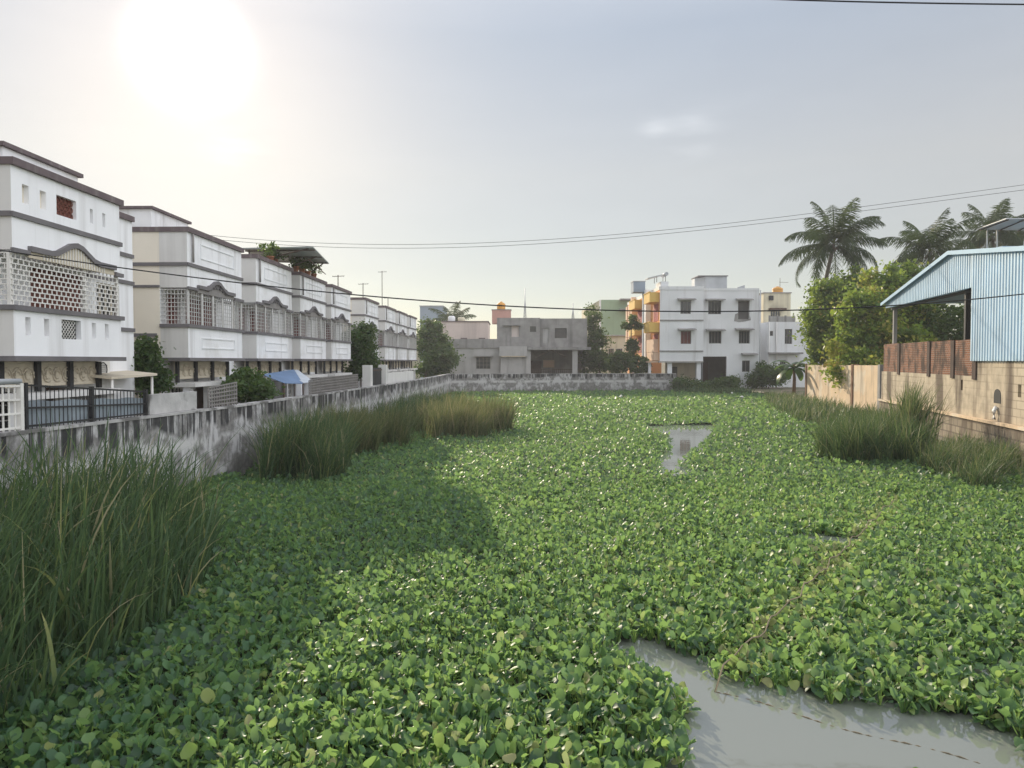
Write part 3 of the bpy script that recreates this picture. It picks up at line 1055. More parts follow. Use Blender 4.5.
tree('shrub', 'tall narrow shrub against the stained flank of the second house', (-10.5, 21.2, .4), 4,
     [ell(146, 365, 21, 9, 18), ell(152, 382, 21, 12, 12), ell(147, 350, 21.2, 5, 8)], M['bush'], 'shrub', n_cl=90, per=60, spread=.12, size=.13, tone=.25, trunk_r=.05)
tree('shrub', 'dark shrub on the bank before the right corner of the white house', (26.2, 75.6, .4), 3,
     [ell(770, 374, 75, 15, 10), ell(757, 380, 74.5, 9, 6)], M['bush'], 'shrub', n_cl=90, per=60, spread=.25, size=.24, tone=.22, trunk_r=.05)
tree('shrub', 'low dark shrub at the end of the far wall', (17.6, 74, .3), 2, [ell(686, 386, 74, 12, 7), ell(703, 389, 73, 10, 5)],
     M['bush'], 'shrub', n_cl=70, per=60, spread=.25, size=.22, tone=.3, trunk_r=.04)
tree('shrub', 'low shrub on the bank under the dark ground floor opening', (21.8, 74, .3), 2, [ell(729, 383, 74, 11, 6), ell(716, 387, 73.5, 12, 5)],
     M['bush'], 'shrub', n_cl=70, per=60, spread=.25, size=.22, tone=.34, trunk_r=.04)


def palm(label, base, crown, n=20, Lf=4.4, seed=1, lean=.3):
    rnd = random.Random(seed)
    o = thing('coconut_palm', label, 'palm tree', base, group='coconut palms')
    B, Cn = Vector(base), Vector(crown) - Vector(base)
    t = MB()
    pts = [Vector((Cn.x * (k / 8) ** 1.6, Cn.y * (k / 8) ** 1.6, Cn.z * k / 8)) for k in range(9)]
    t.tube(pts, [.22 - .01 * k for k in range(9)], 9)
    t.build('trunk', M['palmbark'], o)
    Vs, Qs, Ts = [], [], []
    nv = 0
    for k in range(n):
        az = k * 2.39996 + rnd.uniform(-.25, .25)
        f = k / (n - 1)
        el = R(84 - 112 * f ** .85 + rnd.uniform(-8, 8))
        L = Lf * rnd.uniform(.85, 1.1) * (.85 if f < .2 else 1)
        droop = (.60 + .75 * f) * rnd.uniform(.8, 1.3)
        dh = Vector((math.cos(az), math.sin(az), 0))
        sd = Vector((-math.sin(az), math.cos(az), 0))
        NS = 12
        p_ = Cn.copy()
        spine = [p_.copy()]
        a = el
        for i in range(NS):
            a -= droop * 1.15 * ((i + 1) / NS) ** 1.2 / NS * 2.2
            p_ = p_ + (dh * math.cos(a) + Vector((0, 0, math.sin(a)))) * (L / NS)
            spine.append(p_.copy())
        tone = min(.95, max(0, rnd.gauss(.38, .15) + (.35 if f > .93 else 0)))
        for i in range(NS):
            for q in range(6):
                u = (i + q / 6) / NS
                if u < .1:
                    continue
                c = spine[i].lerp(spine[i + 1], q / 6)
                fw = (spine[i + 1] - spine[i]).normalized()
                ll = 1.22 * math.sin(math.pi * min(1, u * .92 + .06)) ** .7 * Lf / 4.4
                for sgn in (-1, 1):
                    hang = rnd.uniform(.5, 1.5) * (.55 + .6 * f)
                    d = (sd * sgn * (1 - .35 * hang) + fw * .55 - Vector((0, 0, hang))).normalized()
                    tip = c + d * ll * rnd.uniform(.8, 1.1)
                    wv = fw * .032 * Lf / 4.4
                    mid = c.lerp(tip, .5) + Vector((0, 0, .05))
                    Vs += [c - wv * .6, c + wv * .6, mid + wv, mid - wv, tip + wv * .25, tip - wv * .25]
                    Qs += [(nv, nv + 1, nv + 2, nv + 3), (nv + 3, nv + 2, nv + 4, nv + 5)]
                    tt = min(1, max(0, tone + rnd.gauss(0, .08)))
                    Ts += [tt, tt]
                    nv += 6
        # midrib
        for i in range(NS):
            wv = sd * (.05 * (1 - i / NS) + .012)
            wv2 = sd * (.05 * (1 - (i + 1) / NS) + .012)
            Vs += [spine[i] - wv, spine[i] + wv, spine[i + 1] + wv2, spine[i + 1] - wv2]
            Qs.append((nv, nv + 1, nv + 2, nv + 3))
            Ts.append(.75)
            nv += 4
    np_mesh('crown', np.array([tuple(v) for v in Vs]), np.array(Qs), np.array(Ts), M['palm'], o, smooth=False)
    nb = MB()
    for k in range(7):
        a = k * .9
        c = Cn + Vector((math.cos(a) * .3, math.sin(a) * .3, -.35 - .1 * (k % 2)))
        nb.lathe([(.02, -.15), (.10, -.1), (.13, 0), (.09, .1), (.02, .14)], c, 8)
    nb.build('coconuts', M['clay'] if False else M['bark'], o)
    return o


palm('tall coconut palm with a full crown above the rounded tree', (24.6, 61, .4), at(834, 244, 60), 27, 4.7, 3)
palm('coconut palm rising directly behind the mango tree and shed gable', (35.6, 62, .4), at(930, 252, 62), 23, 4.4, 11)
palm('coconut palm with upright fronds behind the roof canopy', (45.3, 68, .4), at(992, 236, 68), 23, 4.4, 5)
palm('coconut palm at the right edge behind the roof canopy', (49.0, 70, .4), at(1030, 240, 70), 23, 4.4, 8)
palm('small distant coconut palm behind the pale pink house', (-8.4, 108, .4), at(453, 322, 107), 20, 3.9, 21)

# banana plant at the end of the tan wall
bo = thing('banana_plant', 'banana plant with broad drooping leaves at the end of the tan wall', 'banana plant', (21.9, 57.5, .35))
st = MB()
st.tube([(0, 0, -.1), (.05, 0, 1.4), (.0, 0, 2.6)], [.16, .13, .08], 8)
st.build('stem', M['pier'], bo)
Vs, Qs, Ts = [], [], []
nv = 0
for k in range(11):
    az, el = k * 2.4 + .6, R(random.uniform(15, 75))
    L, wd = random.uniform(1.5, 2.3), random.uniform(.24, .34)
    dh, sd = Vector((math.cos(az), math.sin(az), 0)), Vector((-math.sin(az), math.cos(az), 0))
    p_ = Vector((0, 0, 2.3))
    a = el
    for i in range(9):
        t = i / 8
        ww = wd * math.sin(math.pi * min(1, .08 + t * .9)) ** .6
        for c, dz in ((-1, -.35), (0, 0), (1, -.35)):
            Vs.append(tuple(p_ + sd * c * ww + Vector((0, 0, dz * ww))))
        a -= .24
        p_ = p_ + (dh * math.cos(a) + Vector((0, 0, math.sin(a)))) * L / 8
        if i:
            for j in (0, 1):
                b0 = nv + (i - 1) * 3 + j
                Qs.append((b0, b0 + 1, b0 + 4, b0 + 3))
                Ts.append(random.uniform(.2, .8))
    nv += 27
np_mesh('leaves', np.array(Vs), np.array(Qs), np.array(Ts), M['banana'], bo)


# ---------------------------------------------------------------- compound walls
def wall_run(pts, z0, z1, th, name, label, mat_, cap=None, cap_h=.07, cap_mat=None):
    """wall along a polyline, thickness to the left of the run"""
    b = MB()
    c = MB()
    P = [Vector((x, y, 0)) for x, y in pts]
    off = []
    for i in range(len(P)):
        d = (P[min(i + 1, len(P) - 1)] - P[max(i - 1, 0)]).normalized()
        off.append(Vector((-d.y, d.x, 0)))
    for i in range(len(P) - 1):
        a0, a1 = P[i], P[i + 1]
        b0, b1 = P[i] + off[i] * th, P[i + 1] + off[i + 1] * th
        for (p0, p1) in ((a0, a1), (b1, b0)):
            b.face((p0 + Vector((0, 0, z0)), p1 + Vector((0, 0, z0)), p1 + Vector((0, 0, z1)), p0 + Vector((0, 0, z1))))
        b.face((a0 + Vector((0, 0, z1)), a1 + Vector((0, 0, z1)), b1 + Vector((0, 0, z1)), b0 + Vector((0, 0, z1))))
        if cap:
            o0, o1, q0, q1 = a0 - off[i] * cap, a1 - off[i + 1] * cap, b0 + off[i] * cap, b1 + off[i + 1] * cap
            zA, zB = Vector((0, 0, z1 + .002)), Vector((0, 0, z1 + cap_h))
            c.face((o0 + zB, o1 + zB, q1 + zB, q0 + zB))
            c.face((o0 + zA, o1 + zA, o1 + zB, o0 + zB))
            c.face((q1 + zA, q0 + zA, q0 + zB, q1 + zB))
            c.face((q0 + zA, q1 + zA, o1 + zA, o0 + zA))
    for i, j in ((0, 0), (-1, -1)):
        p0, p1 = P[i], P[i] + off[j] * th
        b.face((p0 + Vector((0, 0, z0)), p1 + Vector((0, 0, z0)), p1 + Vector((0, 0, z1)), p0 + Vector((0, 0, z1))))
    t = thing(name, label, 'wall', (0, 0, 0))
    b.build('wall_face', mat_, t)
    if cap:
        c.build('coping', cap_mat, t)
    return t


fine = []
for (x0, y0), (x1, y1) in zip(WALL[:-1], WALL[1:]):
    k = max(1, int((y1 - y0) / 3))
    fine += [(x0 + (x1 - x0) * i / k, y0 + (y1 - y0) * i / k) for i in range(k)]
fine.append(WALL[-1])
M['capstone'] = mk('lime_stained_coping', (.46, .45, .44), .92, .3, 2.0, bump=.5, bscale=12, patch=(.13, .125, .12), patch_amt=.9, patch_scale=1.1)
wall_run(fine, -.5, 1.92, .22, 'boundary_wall', 'long lime washed wall with black algae streaks along the left bank', M['oldwall'], .03, .06, M['capstone'])
wall_run([(-6.3, 72.02), (-2, 73), (5, 74.2), (16.6, 74.8)], -.5, 1.9, .22, 'boundary_wall', 'low stained grey wall closing the far end of the pond', M['oldwall'], .03, .05, M['capstone'])

# right: tan plastered wall, then cement blocks with brick parapet
tw = thing('boundary_wall', 'tan plastered wall with a brown stained pier behind the weeds', 'wall', (0, 0, 0))
b = MB()
A, Bp = Vector((22.4, 56.5, 0)), rwall(42.0)
dv = (Bp - A).normalized()
nv_ = Vector((dv.y, -dv.x, 0))
if nv_.x > 0:
    nv_ = -nv_
zt0, zt1 = 2.9, 2.95
b.prism([A + Vector((0, 0, -.5)), Bp + Vector((0, 0, -.5)), Bp + Vector((0, 0, zt1)), A + Vector((0, 0, zt0))], -nv_ * .25)
b.build('wall_face', M['tan'], tw)
for f_, wd in ((.70, .30), (1.0, .34), (.02, .3)):
    q = MB()
    c = A.lerp(Bp, f_) + nv_ * .06
    q.prism([c - dv * wd / 2 + Vector((0, 0, -.5)), c + dv * wd / 2 + Vector((0, 0, -.5)), c + dv * wd / 2 + Vector((0, 0, 3.0)), c - dv * wd / 2 + Vector((0, 0, 3.0))], -nv_ * .4)
    q.build('pier', M['concrete'] if f_ == 1.0 else M['pier'], tw)

bw = thing('block_wall', 'cement block wall with a red brick parapet and a ledge under the blue shed', 'wall', (0, 0, 0))
U = -RW                                         # towards the viewer
Nn = Vector((-RW.y, RW.x, 0))                   # out over the pond
LEN = (rwall(42) - rwall(14)).length
O = rwall(41.6)
Yat = lambda px: RX0 / ((px - 512) / FPX - .24)
uof = lambda px: (O - rwall(Yat(px))).length
holes = []
for px, hw, z_, h in ((962, .11, 2.25, .42), (1020, .13, 2.22, .42)):
    u = uof(px)
    holes.append((u - hw, u + hw, z_ - h / 2 - 1.08, z_ + h / 2 - 1.08))
b = MB()
b.facade(O + Vector((0, 0, 1.08)), U, Nn, LEN, 2.62 - 1.08, holes, .25)
b.face([O - Nn * .3 + Vector((0, 0, 2.62)), O + Vector((0, 0, 2.62)), O + U * LEN + Vector((0, 0, 2.62)), O + U * LEN - Nn * .3 + Vector((0, 0, 2.62))])
# blocks go up to the sheet under the clad part
u0 = uof(974)
b.facade(O + U * u0 + Vector((0, 0, 2.62)), U, Nn, LEN - u0, .62, [], .2)
b.face([O + U * u0 + Vector((0, 0, 2.62)), O + U * u0 + Vector((0, 0, 3.24)), O + U * u0 - Nn * .25 + Vector((0, 0, 3.24)), O + U * u0 - Nn * .25 + Vector((0, 0, 2.62))])
b.build('wall_face', M['blocks'], bw)
b = MB()
for a_, b_, c_, d_ in holes:
    b.face([O + U * a_ - Nn * .249 + Vector((0, 0, 1.08 + c_)), O + U * b_ - Nn * .249 + Vector((0, 0, 1.08 + c_)), O + U * b_ - Nn * .249 + Vector((0, 0, 1.08 + d_)), O + U * a_ - Nn * .249 + Vector((0, 0, 1.08 + d_))])
b.build('drain_recess', M['pier'], bw)
# arched outlet with a white pipe under it
uo = uof(998)
b = MB()
pts = [(uo - .30, 1.72), (uo + .30, 1.72)] + [(uo + .30 * math.cos(t), 2.0 + .22 * math.sin(t)) for t in [math.pi * k / 8 for k in range(9)]]
b.prism([O + U * u + Nn * .012 + Vector((0, 0, z_)) for u, z_ in pts], -Nn * .02)
b.build('drain_outlet', M['iron'], bw)
b = MB()
b.tube([O + U * uo + Nn * .03 + Vector((0, 0, 1.6)), O + U * uo + Nn * .10 + Vector((0, 0, 1.45)), O + U * uo + Nn * .10 + Vector((0, 0, 1.15))], .07, 8)
b.build('drain_pipe', M['pvc'], bw)
b = MB()
b.prism([O + Nn * .18 + Vector((0, 0, .98)), O + U * LEN + Nn * .18 + Vector((0, 0, .98)), O + U * LEN + Nn * .18 + Vector((0, 0, 1.08)), O + Nn * .18 + Vector((0, 0, 1.08))], -Nn * .4)
b.build('ledge', M['tan'], bw)
b = MB()
b.prism([O + Nn * .10 + Vector((0, 0, -.5)), O + U * LEN + Nn * .10 + Vector((0, 0, -.5)), O + U * LEN + Nn * .10 + Vector((0, 0, .978)), O + Nn * .10 + Vector((0, 0, .978))], -Nn * .4)
b.build('footing', M['rubble'], bw)
# brick parapet panels between darker piers
cuts = [uof(q) for q in (880, 899, 929, 953, 975)]
for i in range(4):
    b = MB()
    s_, e_ = cuts[i] + (.0 if i == 0 else .19), cuts[i + 1] - .19
    zt = 4.12 - .03 * i
    b.prism([O + U * s_ + Vector((0, 0, 2.62)), O + U * e_ + Vector((0, 0, 2.62)), O + U * e_ + Vector((0, 0, zt)), O + U * s_ + Vector((0, 0, zt))], -Nn * .2)
    b.build('brick_panel', M['brick'], bw)
    b = MB()
    c_ = cuts[i + 1]
    b.prism([O + U * (c_ - .19) + Nn * .05 + Vector((0, 0, 2.5)), O + U * (c_ + .19) + Nn * .05 + Vector((0, 0, 2.5)), O + U * (c_ + .19) + Nn * .05 + Vector((0, 0, zt - .02)), O + U * (c_ - .19) + Nn * .05 + Vector((0, 0, zt - .02))], -Nn * .25)
    b.build('pier', M['darkpier'], bw)

# ---------------------------------------------------------------- blue sheet shed
sh = thing('metal_shed', 'blue corrugated sheet shed with an open gable side above the brick wall', 'shed', (0, 0, 0))
Os = O - Nn * .02
uL, uP, uR = uof(877), uof(953), LEN
zE, zP = 6.35, 7.62


def roofz(u):
    return zE + (zP - zE) * (u - uL) / (uP - uL) if u < uP else zP - (zP - zE) * (u - uP) / ((uof(953) - uL))


def corrug(mb, u_a, u_b, zlo, zhi, pitch=.25, dep=.13, out=0.0):
    """ribbed sheet; zlo and zhi are functions of u"""
    n = max(1, int(round((u_b - u_a) / pitch)))
    pr = []
    for i in range(n):
        s_ = u_a + (u_b - u_a) * i / n
        w_ = (u_b - u_a) / n
        pr += [(s_, dep), (s_ + w_ * .50, dep), (s_ + w_ * .54, 0), (s_ + w_ * .96, 0)]
    pr.append((u_b, dep))
    for (a, da), (c, dc) in zip(pr[:-1], pr[1:]):
        for k, o2 in ((0, 0), (1, -.012)):
            P0, P1 = Os + U * a + Nn * (out + da + o2), Os + U * c + Nn * (out + dc + o2)
            q = [P0 + Vector((0, 0, zlo(a))), P1 + Vector((0, 0, zlo(c))), P1 + Vector((0, 0, zhi(c))), P0 + Vector((0, 0, zhi(a)))]
            mb.face(q if k == 0 else q[::-1])


b = MB()
corrug(b, uL + .05, u0, lambda u: 6.08 - .08 * (u - uL) / (u0 - uL), lambda u: roofz(u) - .05)
b.build('gable_cladding', M['bluesheet'], sh)
b = MB()
corrug(b, u0, uR, lambda u: 3.2, lambda u: roofz(u) - .05, out=.03)
b.build('side_cladding', M['bluesheet'], sh)
b = MB()
b.prism([Os + U * u0 + Nn * .09 + Vector((0, 0, 5.62)), Os + U * uR + Nn * .09 + Vector((0, 0, 5.62)), Os + U * uR + Nn * .09 + Vector((0, 0, 5.66)), Os + U * u0 + Nn * .09 + Vector((0, 0, 5.66))], -Nn * .02)
b.build('sheet_lap', M['trimgrey'], sh)
b = MB()
for (ua, ub) in ((uL - .35, uP), (uP, uR)):
    za, zb = roofz(ua), roofz(ub)
    b.prism([Os + U * ua + Nn * .28 + Vector((0, 0, za)), Os + U * ub + Nn * .28 + Vector((0, 0, zb)), Os + U * ub + Nn * .28 + Vector((0, 0, zb + .07)), Os + U * ua + Nn * .28 + Vector((0, 0, za + .07))], -Nn * 12)
b.build('roof_sheet', M['bluetrim'], sh)
b = MB()
for (ua, ub) in ((uL - .35, uP), (uP, uR)):
    za, zb = roofz(ua) - .08, roofz(ub) - .08
    b.prism([Os + U * ua + Nn * .31 + Vector((0, 0, za)), Os + U * ub + Nn * .31 + Vector((0, 0, zb)), Os + U * ub + Nn * .31 + Vector((0, 0, zb + .16)), Os + U * ua + Nn * .31 + Vector((0, 0, za + .16))], -Nn * .025)
b.build('verge_flashing', M['bluetrim'], sh)
for px, mt in ((889, 'concrete_lt'), (959, 'iron'), (974, 'metalgrey')):
    b = MB()
    u = uof(px)
    c = Os + U * u - Nn * .15
    b.prism([c - U * .09 + Vector((0, 0, 2.7)), c + U * .09 + Vector((0, 0, 2.7)), c + U * .09 + Vector((0, 0, 6.1)), c - U * .09 + Vector((0, 0, 6.1))], -Nn * .18)
    b.build('post', M[mt], sh)
b = MB()
b.prism([Os + U * uL - Nn * .14 + Vector((0, 0, 5.98)), Os + U * u0 - Nn * .14 + Vector((0, 0, 5.90)), Os + U * u0 - Nn * .14 + Vector((0, 0, 6.0)), Os + U * uL - Nn * .14 + Vector((0, 0, 6.1))], -Nn * .1)
b.build('beam', M['iron'], sh)
b = MB()
bk = Os - Nn * 11.5
b.prism([bk + U * (uL + 3) + Vector((0, 0, .4)), bk + U * uR + Vector((0, 0, .4)), bk + U * uR + Vector((0, 0, 6.2)), bk + U * (uL + 3) + Vector((0, 0, 6.2))], -Nn * .2)
b.build('back_wall', M['white_far'], sh)

# small pale house behind the shed with a sheet canopy on its roof
c0 = at(1003, 248, 46)
ph = thing('roof_house', 'pale house behind the shed with a sheet canopy on its flat roof', 'house', (c0.x, c0.y, 0))
b = MB()
b.box((0, 0, .4), (9, 2.9, c0.z))
b.build('wall', M['white_far'], ph)
b = MB()
b.box((-.12, -.12, c0.z + .003), (9.15, 3.0, c0.z + .10))
b.build('coping', M['bluetrim'], ph)
o0 = Vector((c0.x, c0.y, c0.z + .1))
cn = thing('roof_canopy', 'sloping sheet canopy on thin posts above the pale house', 'canopy', o0)
K = [at(977, 229.5, 49) - o0, at(1006, 219, 45.5) - o0, at(1060, 218.5, 45.5) - o0, at(1040, 231, 49) - o0]
b = MB()
b.prism(K, (0, 0, .05))
b.build('canopy_sheet', M['metalgrey'], cn)
for f_, g_ in ((.12, .9), (.75, .05), (.45, .05), (.3, .95)):
    p_ = K[0].lerp(K[3], f_).lerp(K[1].lerp(K[2], f_), 1 - g_)
    b = MB()
    b.tube([(max(p_.x, .1), min(max(p_.y, .1), 2.8), .0), p_], .05, 6)
    b.build('post', M['grille'], cn)
b = MB()
for f_ in (.05, .35, .65, .95):
    b.tube([K[0].lerp(K[3], f_) - Vector((0, 0, .05)), K[1].lerp(K[2], f_) - Vector((0, 0, .05))], .04, 5)
b.build('rafters', M['rust'], cn)


# ---------------------------------------------------------------- white row houses on the left
def window_part(name, parent, u0, u1, z0, z1, v, bars=3, mat_='grille', pane='glass', hb=0):
    """window set in a wall that faces -y at depth v: frame with bars, pane behind it as its own piece"""
    f_ = MB()
    t = .05
    f_.box((u0, v - .03, z0), (u0 + t, v + .03, z1)).box((u1 - t, v - .03, z0), (u1, v + .03, z1))
    f_.box((u0 + t, v - .03, z0), (u1 - t, v + .03, z0 + t)).box((u0 + t, v - .03, z1 - t), (u1 - t, v + .03, z1))
    for k in range(1, bars):
        u = u0 + (u1 - u0) * k / bars
        f_.box((u - .014, v - .02, z0 + t), (u + .014, v + .02, z1 - t))
    for k in range(1, hb):
        z_ = z0 + (z1 - z0) * k / hb
        f_.box((u0 + t, v - .012, z_ - .012), (u1 - t, v + .012, z_ + .012))
    fo = f_.build(name, M[mat_], parent)
    g_ = MB()
    g_.box((u0 + .01, v + .035, z0 + .01), (u1 - .01, v + .05, z1 - .01))
    g_.build('pane', M[pane], fo)
    return fo


def arch_pts(u0, u1, z0, rise, n=14, flat=.22):
    pts = []
    w_ = u1 - u0
    for i in range(n + 1):
        u = u0 + w_ * i / n
        f = i / n
        a = 0
        if flat < f < 1 - flat:
            a = rise * .5 * (1 - math.cos(2 * math.pi * (f - flat) / (1 - 2 * flat)))
        pts.append((u, z0 + a))
    return pts


BAY = .83
GZ = .4
R1 = R(89.0)


def house(name, label, D0, L, tot, depth, big, front='white', zroof=6.62, headroom=True):
    x0 = -10 + .0176 * D0
    o = thing(name, label, 'house', (x0, D0, GZ), R1, group='white row houses on the left bank')
    zs, zp, zg, zb = 2.8, 3.80, 4.98, 5.62        # soffit, parapet top, head of the grille, string course
    # main body
    holes = []
    if big:
        holes = [(.35, 1.5, .9, 2.2), (2.2, 3.1, .1, 2.2)]
        bal = [(1.75, 3.75, 2.95, 4.87), (4.25, 5.3, 3.4, 4.8)]
    else:
        holes = [(.5, 1.5, 1.0, 2.0), (2.3, 3.2, .1, 2.1)]
        bal = [(.4, 1.3, 2.95, 4.85), (1.6, 3.95, 3.2, 4.85)]  # openings widened so their dark fill deepens the shade behind the grille
    b = MB()
    b.facade((0, BAY, 0), (1, 0, 0), (0, -1, 0), tot, zroof, holes + bal, .16)
    b.face(((tot, BAY, 0), (tot, depth, 0), (tot, depth, zroof), (tot, BAY, zroof)))
    b.face(((0, depth, 0), (0, depth, zroof), (tot, depth, zroof), (tot, depth, 0)))
    b.face(((0, BAY, zroof), (tot, BAY, zroof), (tot, depth, zroof), (0, depth, zroof)))
    b.build('wall', M[front] if not big else M['white_clean'], o)
    b = MB()
    b.face(((0, BAY, 0), (0, BAY, zroof), (0, depth, zroof), (0, depth, 0)))
    b.build('side_wall', M['cream'], o)
    for i, (a, c, d, e_) in enumerate(holes):
        if e_ - d > 1.6 and d < 1:
            q = MB()
            q.box((a, BAY + .12, d), (c, BAY + .17, e_))
            q.build('door', M['wood'], o)
        else:
            window_part('window', o, a, c, d, e_, BAY + .08, 4, 'grille', 'glass', 4)
    for i, (a, c, d, e_) in enumerate(bal):
        if (e_ - d) > 1.6:
            q = MB()
            q.box((a, BAY + .12, d), (c, BAY + .17, e_))
            q.box(((a + c) / 2 - .02, BAY + .10, d), ((a + c) / 2 + .02, BAY + .119, e_))
            q.build('door', M['maroon'] if not big else M['redwall'], o)
        else:
            window_part('window', o, a, c, d, e_, BAY + .08, 4, 'beige', 'glass', 2)
    # bay over the porch: parapet below, wall above, grille between
    pm = M[front] if not big else M['white_clean']
    b = MB()
    sl = []
    if big:
        sl = [(.34, .50, .42, .78), (.92, 1.08, .42, .78), (1.5, 2.2, .38, .80), (2.62, 2.78, .42, .78), (3.15, 3.31, .42, .78)]
    b.facade((0, 0, zs + .1), (1, 0, 0), (0, -1, 0), L, zp - zs - .1, sl, .14)
    b.face(((L, 0, zs + .1), (L, BAY, zs + .1), (L, BAY, zp), (L, 0, zp)))
    b.face(((0, .14, zs + .1), (L, .14, zs + .1), (L, .14, zp), (0, .14, zp)))
    b.face(((0, 0, zp), (L, 0, zp), (L, .14, zp), (0, .14, zp)))
    b.face(((0, .14, zs + .1), (0, BAY, zs + .1), (L, BAY, zs + .1), (L, .14, zs + .1)))
    b.build('balcony_parapet', pm, o)
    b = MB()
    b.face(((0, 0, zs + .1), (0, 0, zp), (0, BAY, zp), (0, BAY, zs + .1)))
    b.build('parapet_flank', M['greyside'], o)  # darker than the front: side shade put into the colour
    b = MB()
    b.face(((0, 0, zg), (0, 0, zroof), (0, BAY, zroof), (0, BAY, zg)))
    b.build('bay_flank', M['greyside'], o)  # shade of the bay side painted in as grey
    up = []
    if big:
        up = [(.32, .52, 5.95, 6.32), (.86, 1.06, 5.95, 6.32), (1.4, 2.1, 5.93, 6.35), (2.62, 2.74, 5.97, 6.3), (3.12, 3.24, 5.97, 6.3)]
    b = MB()
    b.facade((0, 0, zg), (1, 0, 0), (0, -1, 0), L, zroof - zg, [(a, c, d - zg, e_ - zg) for a, c, d, e_ in up], .12)
    b.face(((L, 0, zg), (L, BAY, zg), (L, BAY, zroof), (L, 0, zroof)))
    b.face(((0, 0, zg), (0, BAY, zg), (L, BAY, zg), (L, 0, zg)))
    b.face(((0, 0, zroof), (L, 0, zroof), (L, BAY, zroof), (0, BAY, zroof)))
    b.build('upper_bay', pm, o)
    if big:
        for (a, c, d, e_) in up:
            if c - a > .4:
                q = MB()
                q.box((a, .105, d), (c, .118, e_))
                for k in range(5):
                    for j in range(3):
                        cu, cz = a + (k + .5) * (c - a) / 5, d + (j + .5) * (e_ - d) / 3
                        q.tube([(cu + .06 * math.cos(t), .08, cz + .06 * math.sin(t)) for t in [2 * math.pi * m_ / 8 for m_ in range(9)]], .013, 4, cap=False)
                jo = q.build('lattice_window', M['redwall'], o)
            else:
                q = MB()
                q.box((a, .105, d), (c, .118, e_))
                q.build('slit_pane', M['cream'] if a < 2 else M['greyside'], o)  # cream puts light coming through the slits into the pane colour
        for (a, c, d, e_) in sl:
            q = MB()
            q.box((a, .12, zs + .1 + d), (c, .135, zs + .1 + e_))
            if c - a > .4:
                q.build('window_backing', M['iron'], o)
                w_ = MB()
                for k in range(-4, 9):
                    for s_ in (-1, 1):
                        u_a = a + k * .1
                        p0 = Vector((u_a, .06, zs + .1 + (d if s_ > 0 else e_)))
                        p1 = p0 + Vector((.42, 0, s_ * .42))
                        # clip to opening
                        def cl(p_, q_):
                            f0, f1 = 0, 1
                            if q_.x > p_.x:
                                f0 = max(f0, (a - p_.x) / (q_.x - p_.x))
                                f1 = min(f1, (c - .12 - p_.x) / (q_.x - p_.x))
                            return (p_.lerp(q_, f0), p_.lerp(q_, f1)) if f1 > f0 else None
                        r_ = cl(p0, p1)
                        if r_:
                            w_.tube(r_, .009, 4)
                w_.build('lattice', M['grille'], o)
            else:
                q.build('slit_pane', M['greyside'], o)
    # dark mouldings
    b = MB()
    e_ = .07
    for z_, h, ex in ((zroof, .145, .08),):
        b.box((-.04, -ex, z_), (L + ex, BAY - .002, z_ + h))
        b.box((-.04, BAY, z_ + .002), (tot, depth + .05, z_ + h - .003))
        b.box((L + ex + .002, BAY - ex, z_ + .002), (tot, BAY - .002, z_ + h - .003))
    b.build('roof_cornice', M['trim'], o)
    b = MB()
    b.box((-.03, -.05, zb), (L + .05, -.002, zb + .1))
    b.box((-.05, 0.0, zb), (-.002, BAY - .002, zb + .1))
    b.box((-.045, BAY, zb - .003), (-.002, depth, zb + .097))
    b.box((L + .002, BAY - .05, zb), (tot, BAY - .002, zb + .1))
    b.box((-.045, BAY, zg - .003), (-.002, depth, zg + .07))
    b.box((L + .002, BAY - .05, zg - .1), (tot, BAY - .002, zg))
    b.box((L + .002, BAY - .05, zp - .2), (tot, BAY - .002, zp - .1))
    b.box((-.045, BAY + .1, zp - .28), (-.002, depth, zp - .18))
    b.build('string_course', M['trimgrey'], o)
    b = MB()
    b.box((-.06, -.07, zp + .002), (L + .06, .18, zp + .1))
    b.box((-.06, .181, zp + .002), (.1, BAY - .002, zp + .1))
    b.box((-.08, -.08, zs), (L + .08, BAY - .002, zs + .098))
    b.build('coping', M['trimgrey'], o)
    # curved moulding over the grille
    ar = arch_pts(.45 if big else .62, L - .3 if big else L - .75, zg + .02, .30 if big else .27)
    b = MB()
    for (ua, za), (ub, zb_) in zip(ar[:-1], ar[1:]):
        b.prism([(ua, -.09, za), (ub, -.09, zb_), (ub, -.09, zb_ + .11), (ua, -.09, za + .11)], (0, .088, 0))
    b.box((-.05, -.07, zg - .055), (ar[0][0] - .001, -.002, zg + .03))
    b.box((ar[-1][0] + .001, -.07, zg - .12), (L + .05, -.002, zg - .03))
    if not big:
        for k in range(7):
            cu, cz = L / 2 - .06 + (k - 3) * .23, zg + .06 + .16 * math.cos((k - 3) * .45)
            b.tube([(cu + .085 * math.cos(t), -.05, cz + .085 * math.sin(t)) for t in [2 * math.pi * m_ / 10 for m_ in range(11)]], .018, 5, cap=False)
    b.build('arch_moulding', M['trimgrey'], o)
    b = MB()
    for (ua, za), (ub, zb_) in zip(ar[:-1], ar[1:]):
        b.prism([(ua, -.022, zg - .1), (ub, -.022, zg - .1), (ub, -.022, zb_), (ua, -.022, za)], (0, .018, 0))
    b.build('arch_panel', M['beige'] if big else M['greybar'], o)
    # balcony grille on the front and the near end
    b = MB()
    z0, z1 = zp + .1, zg - .06
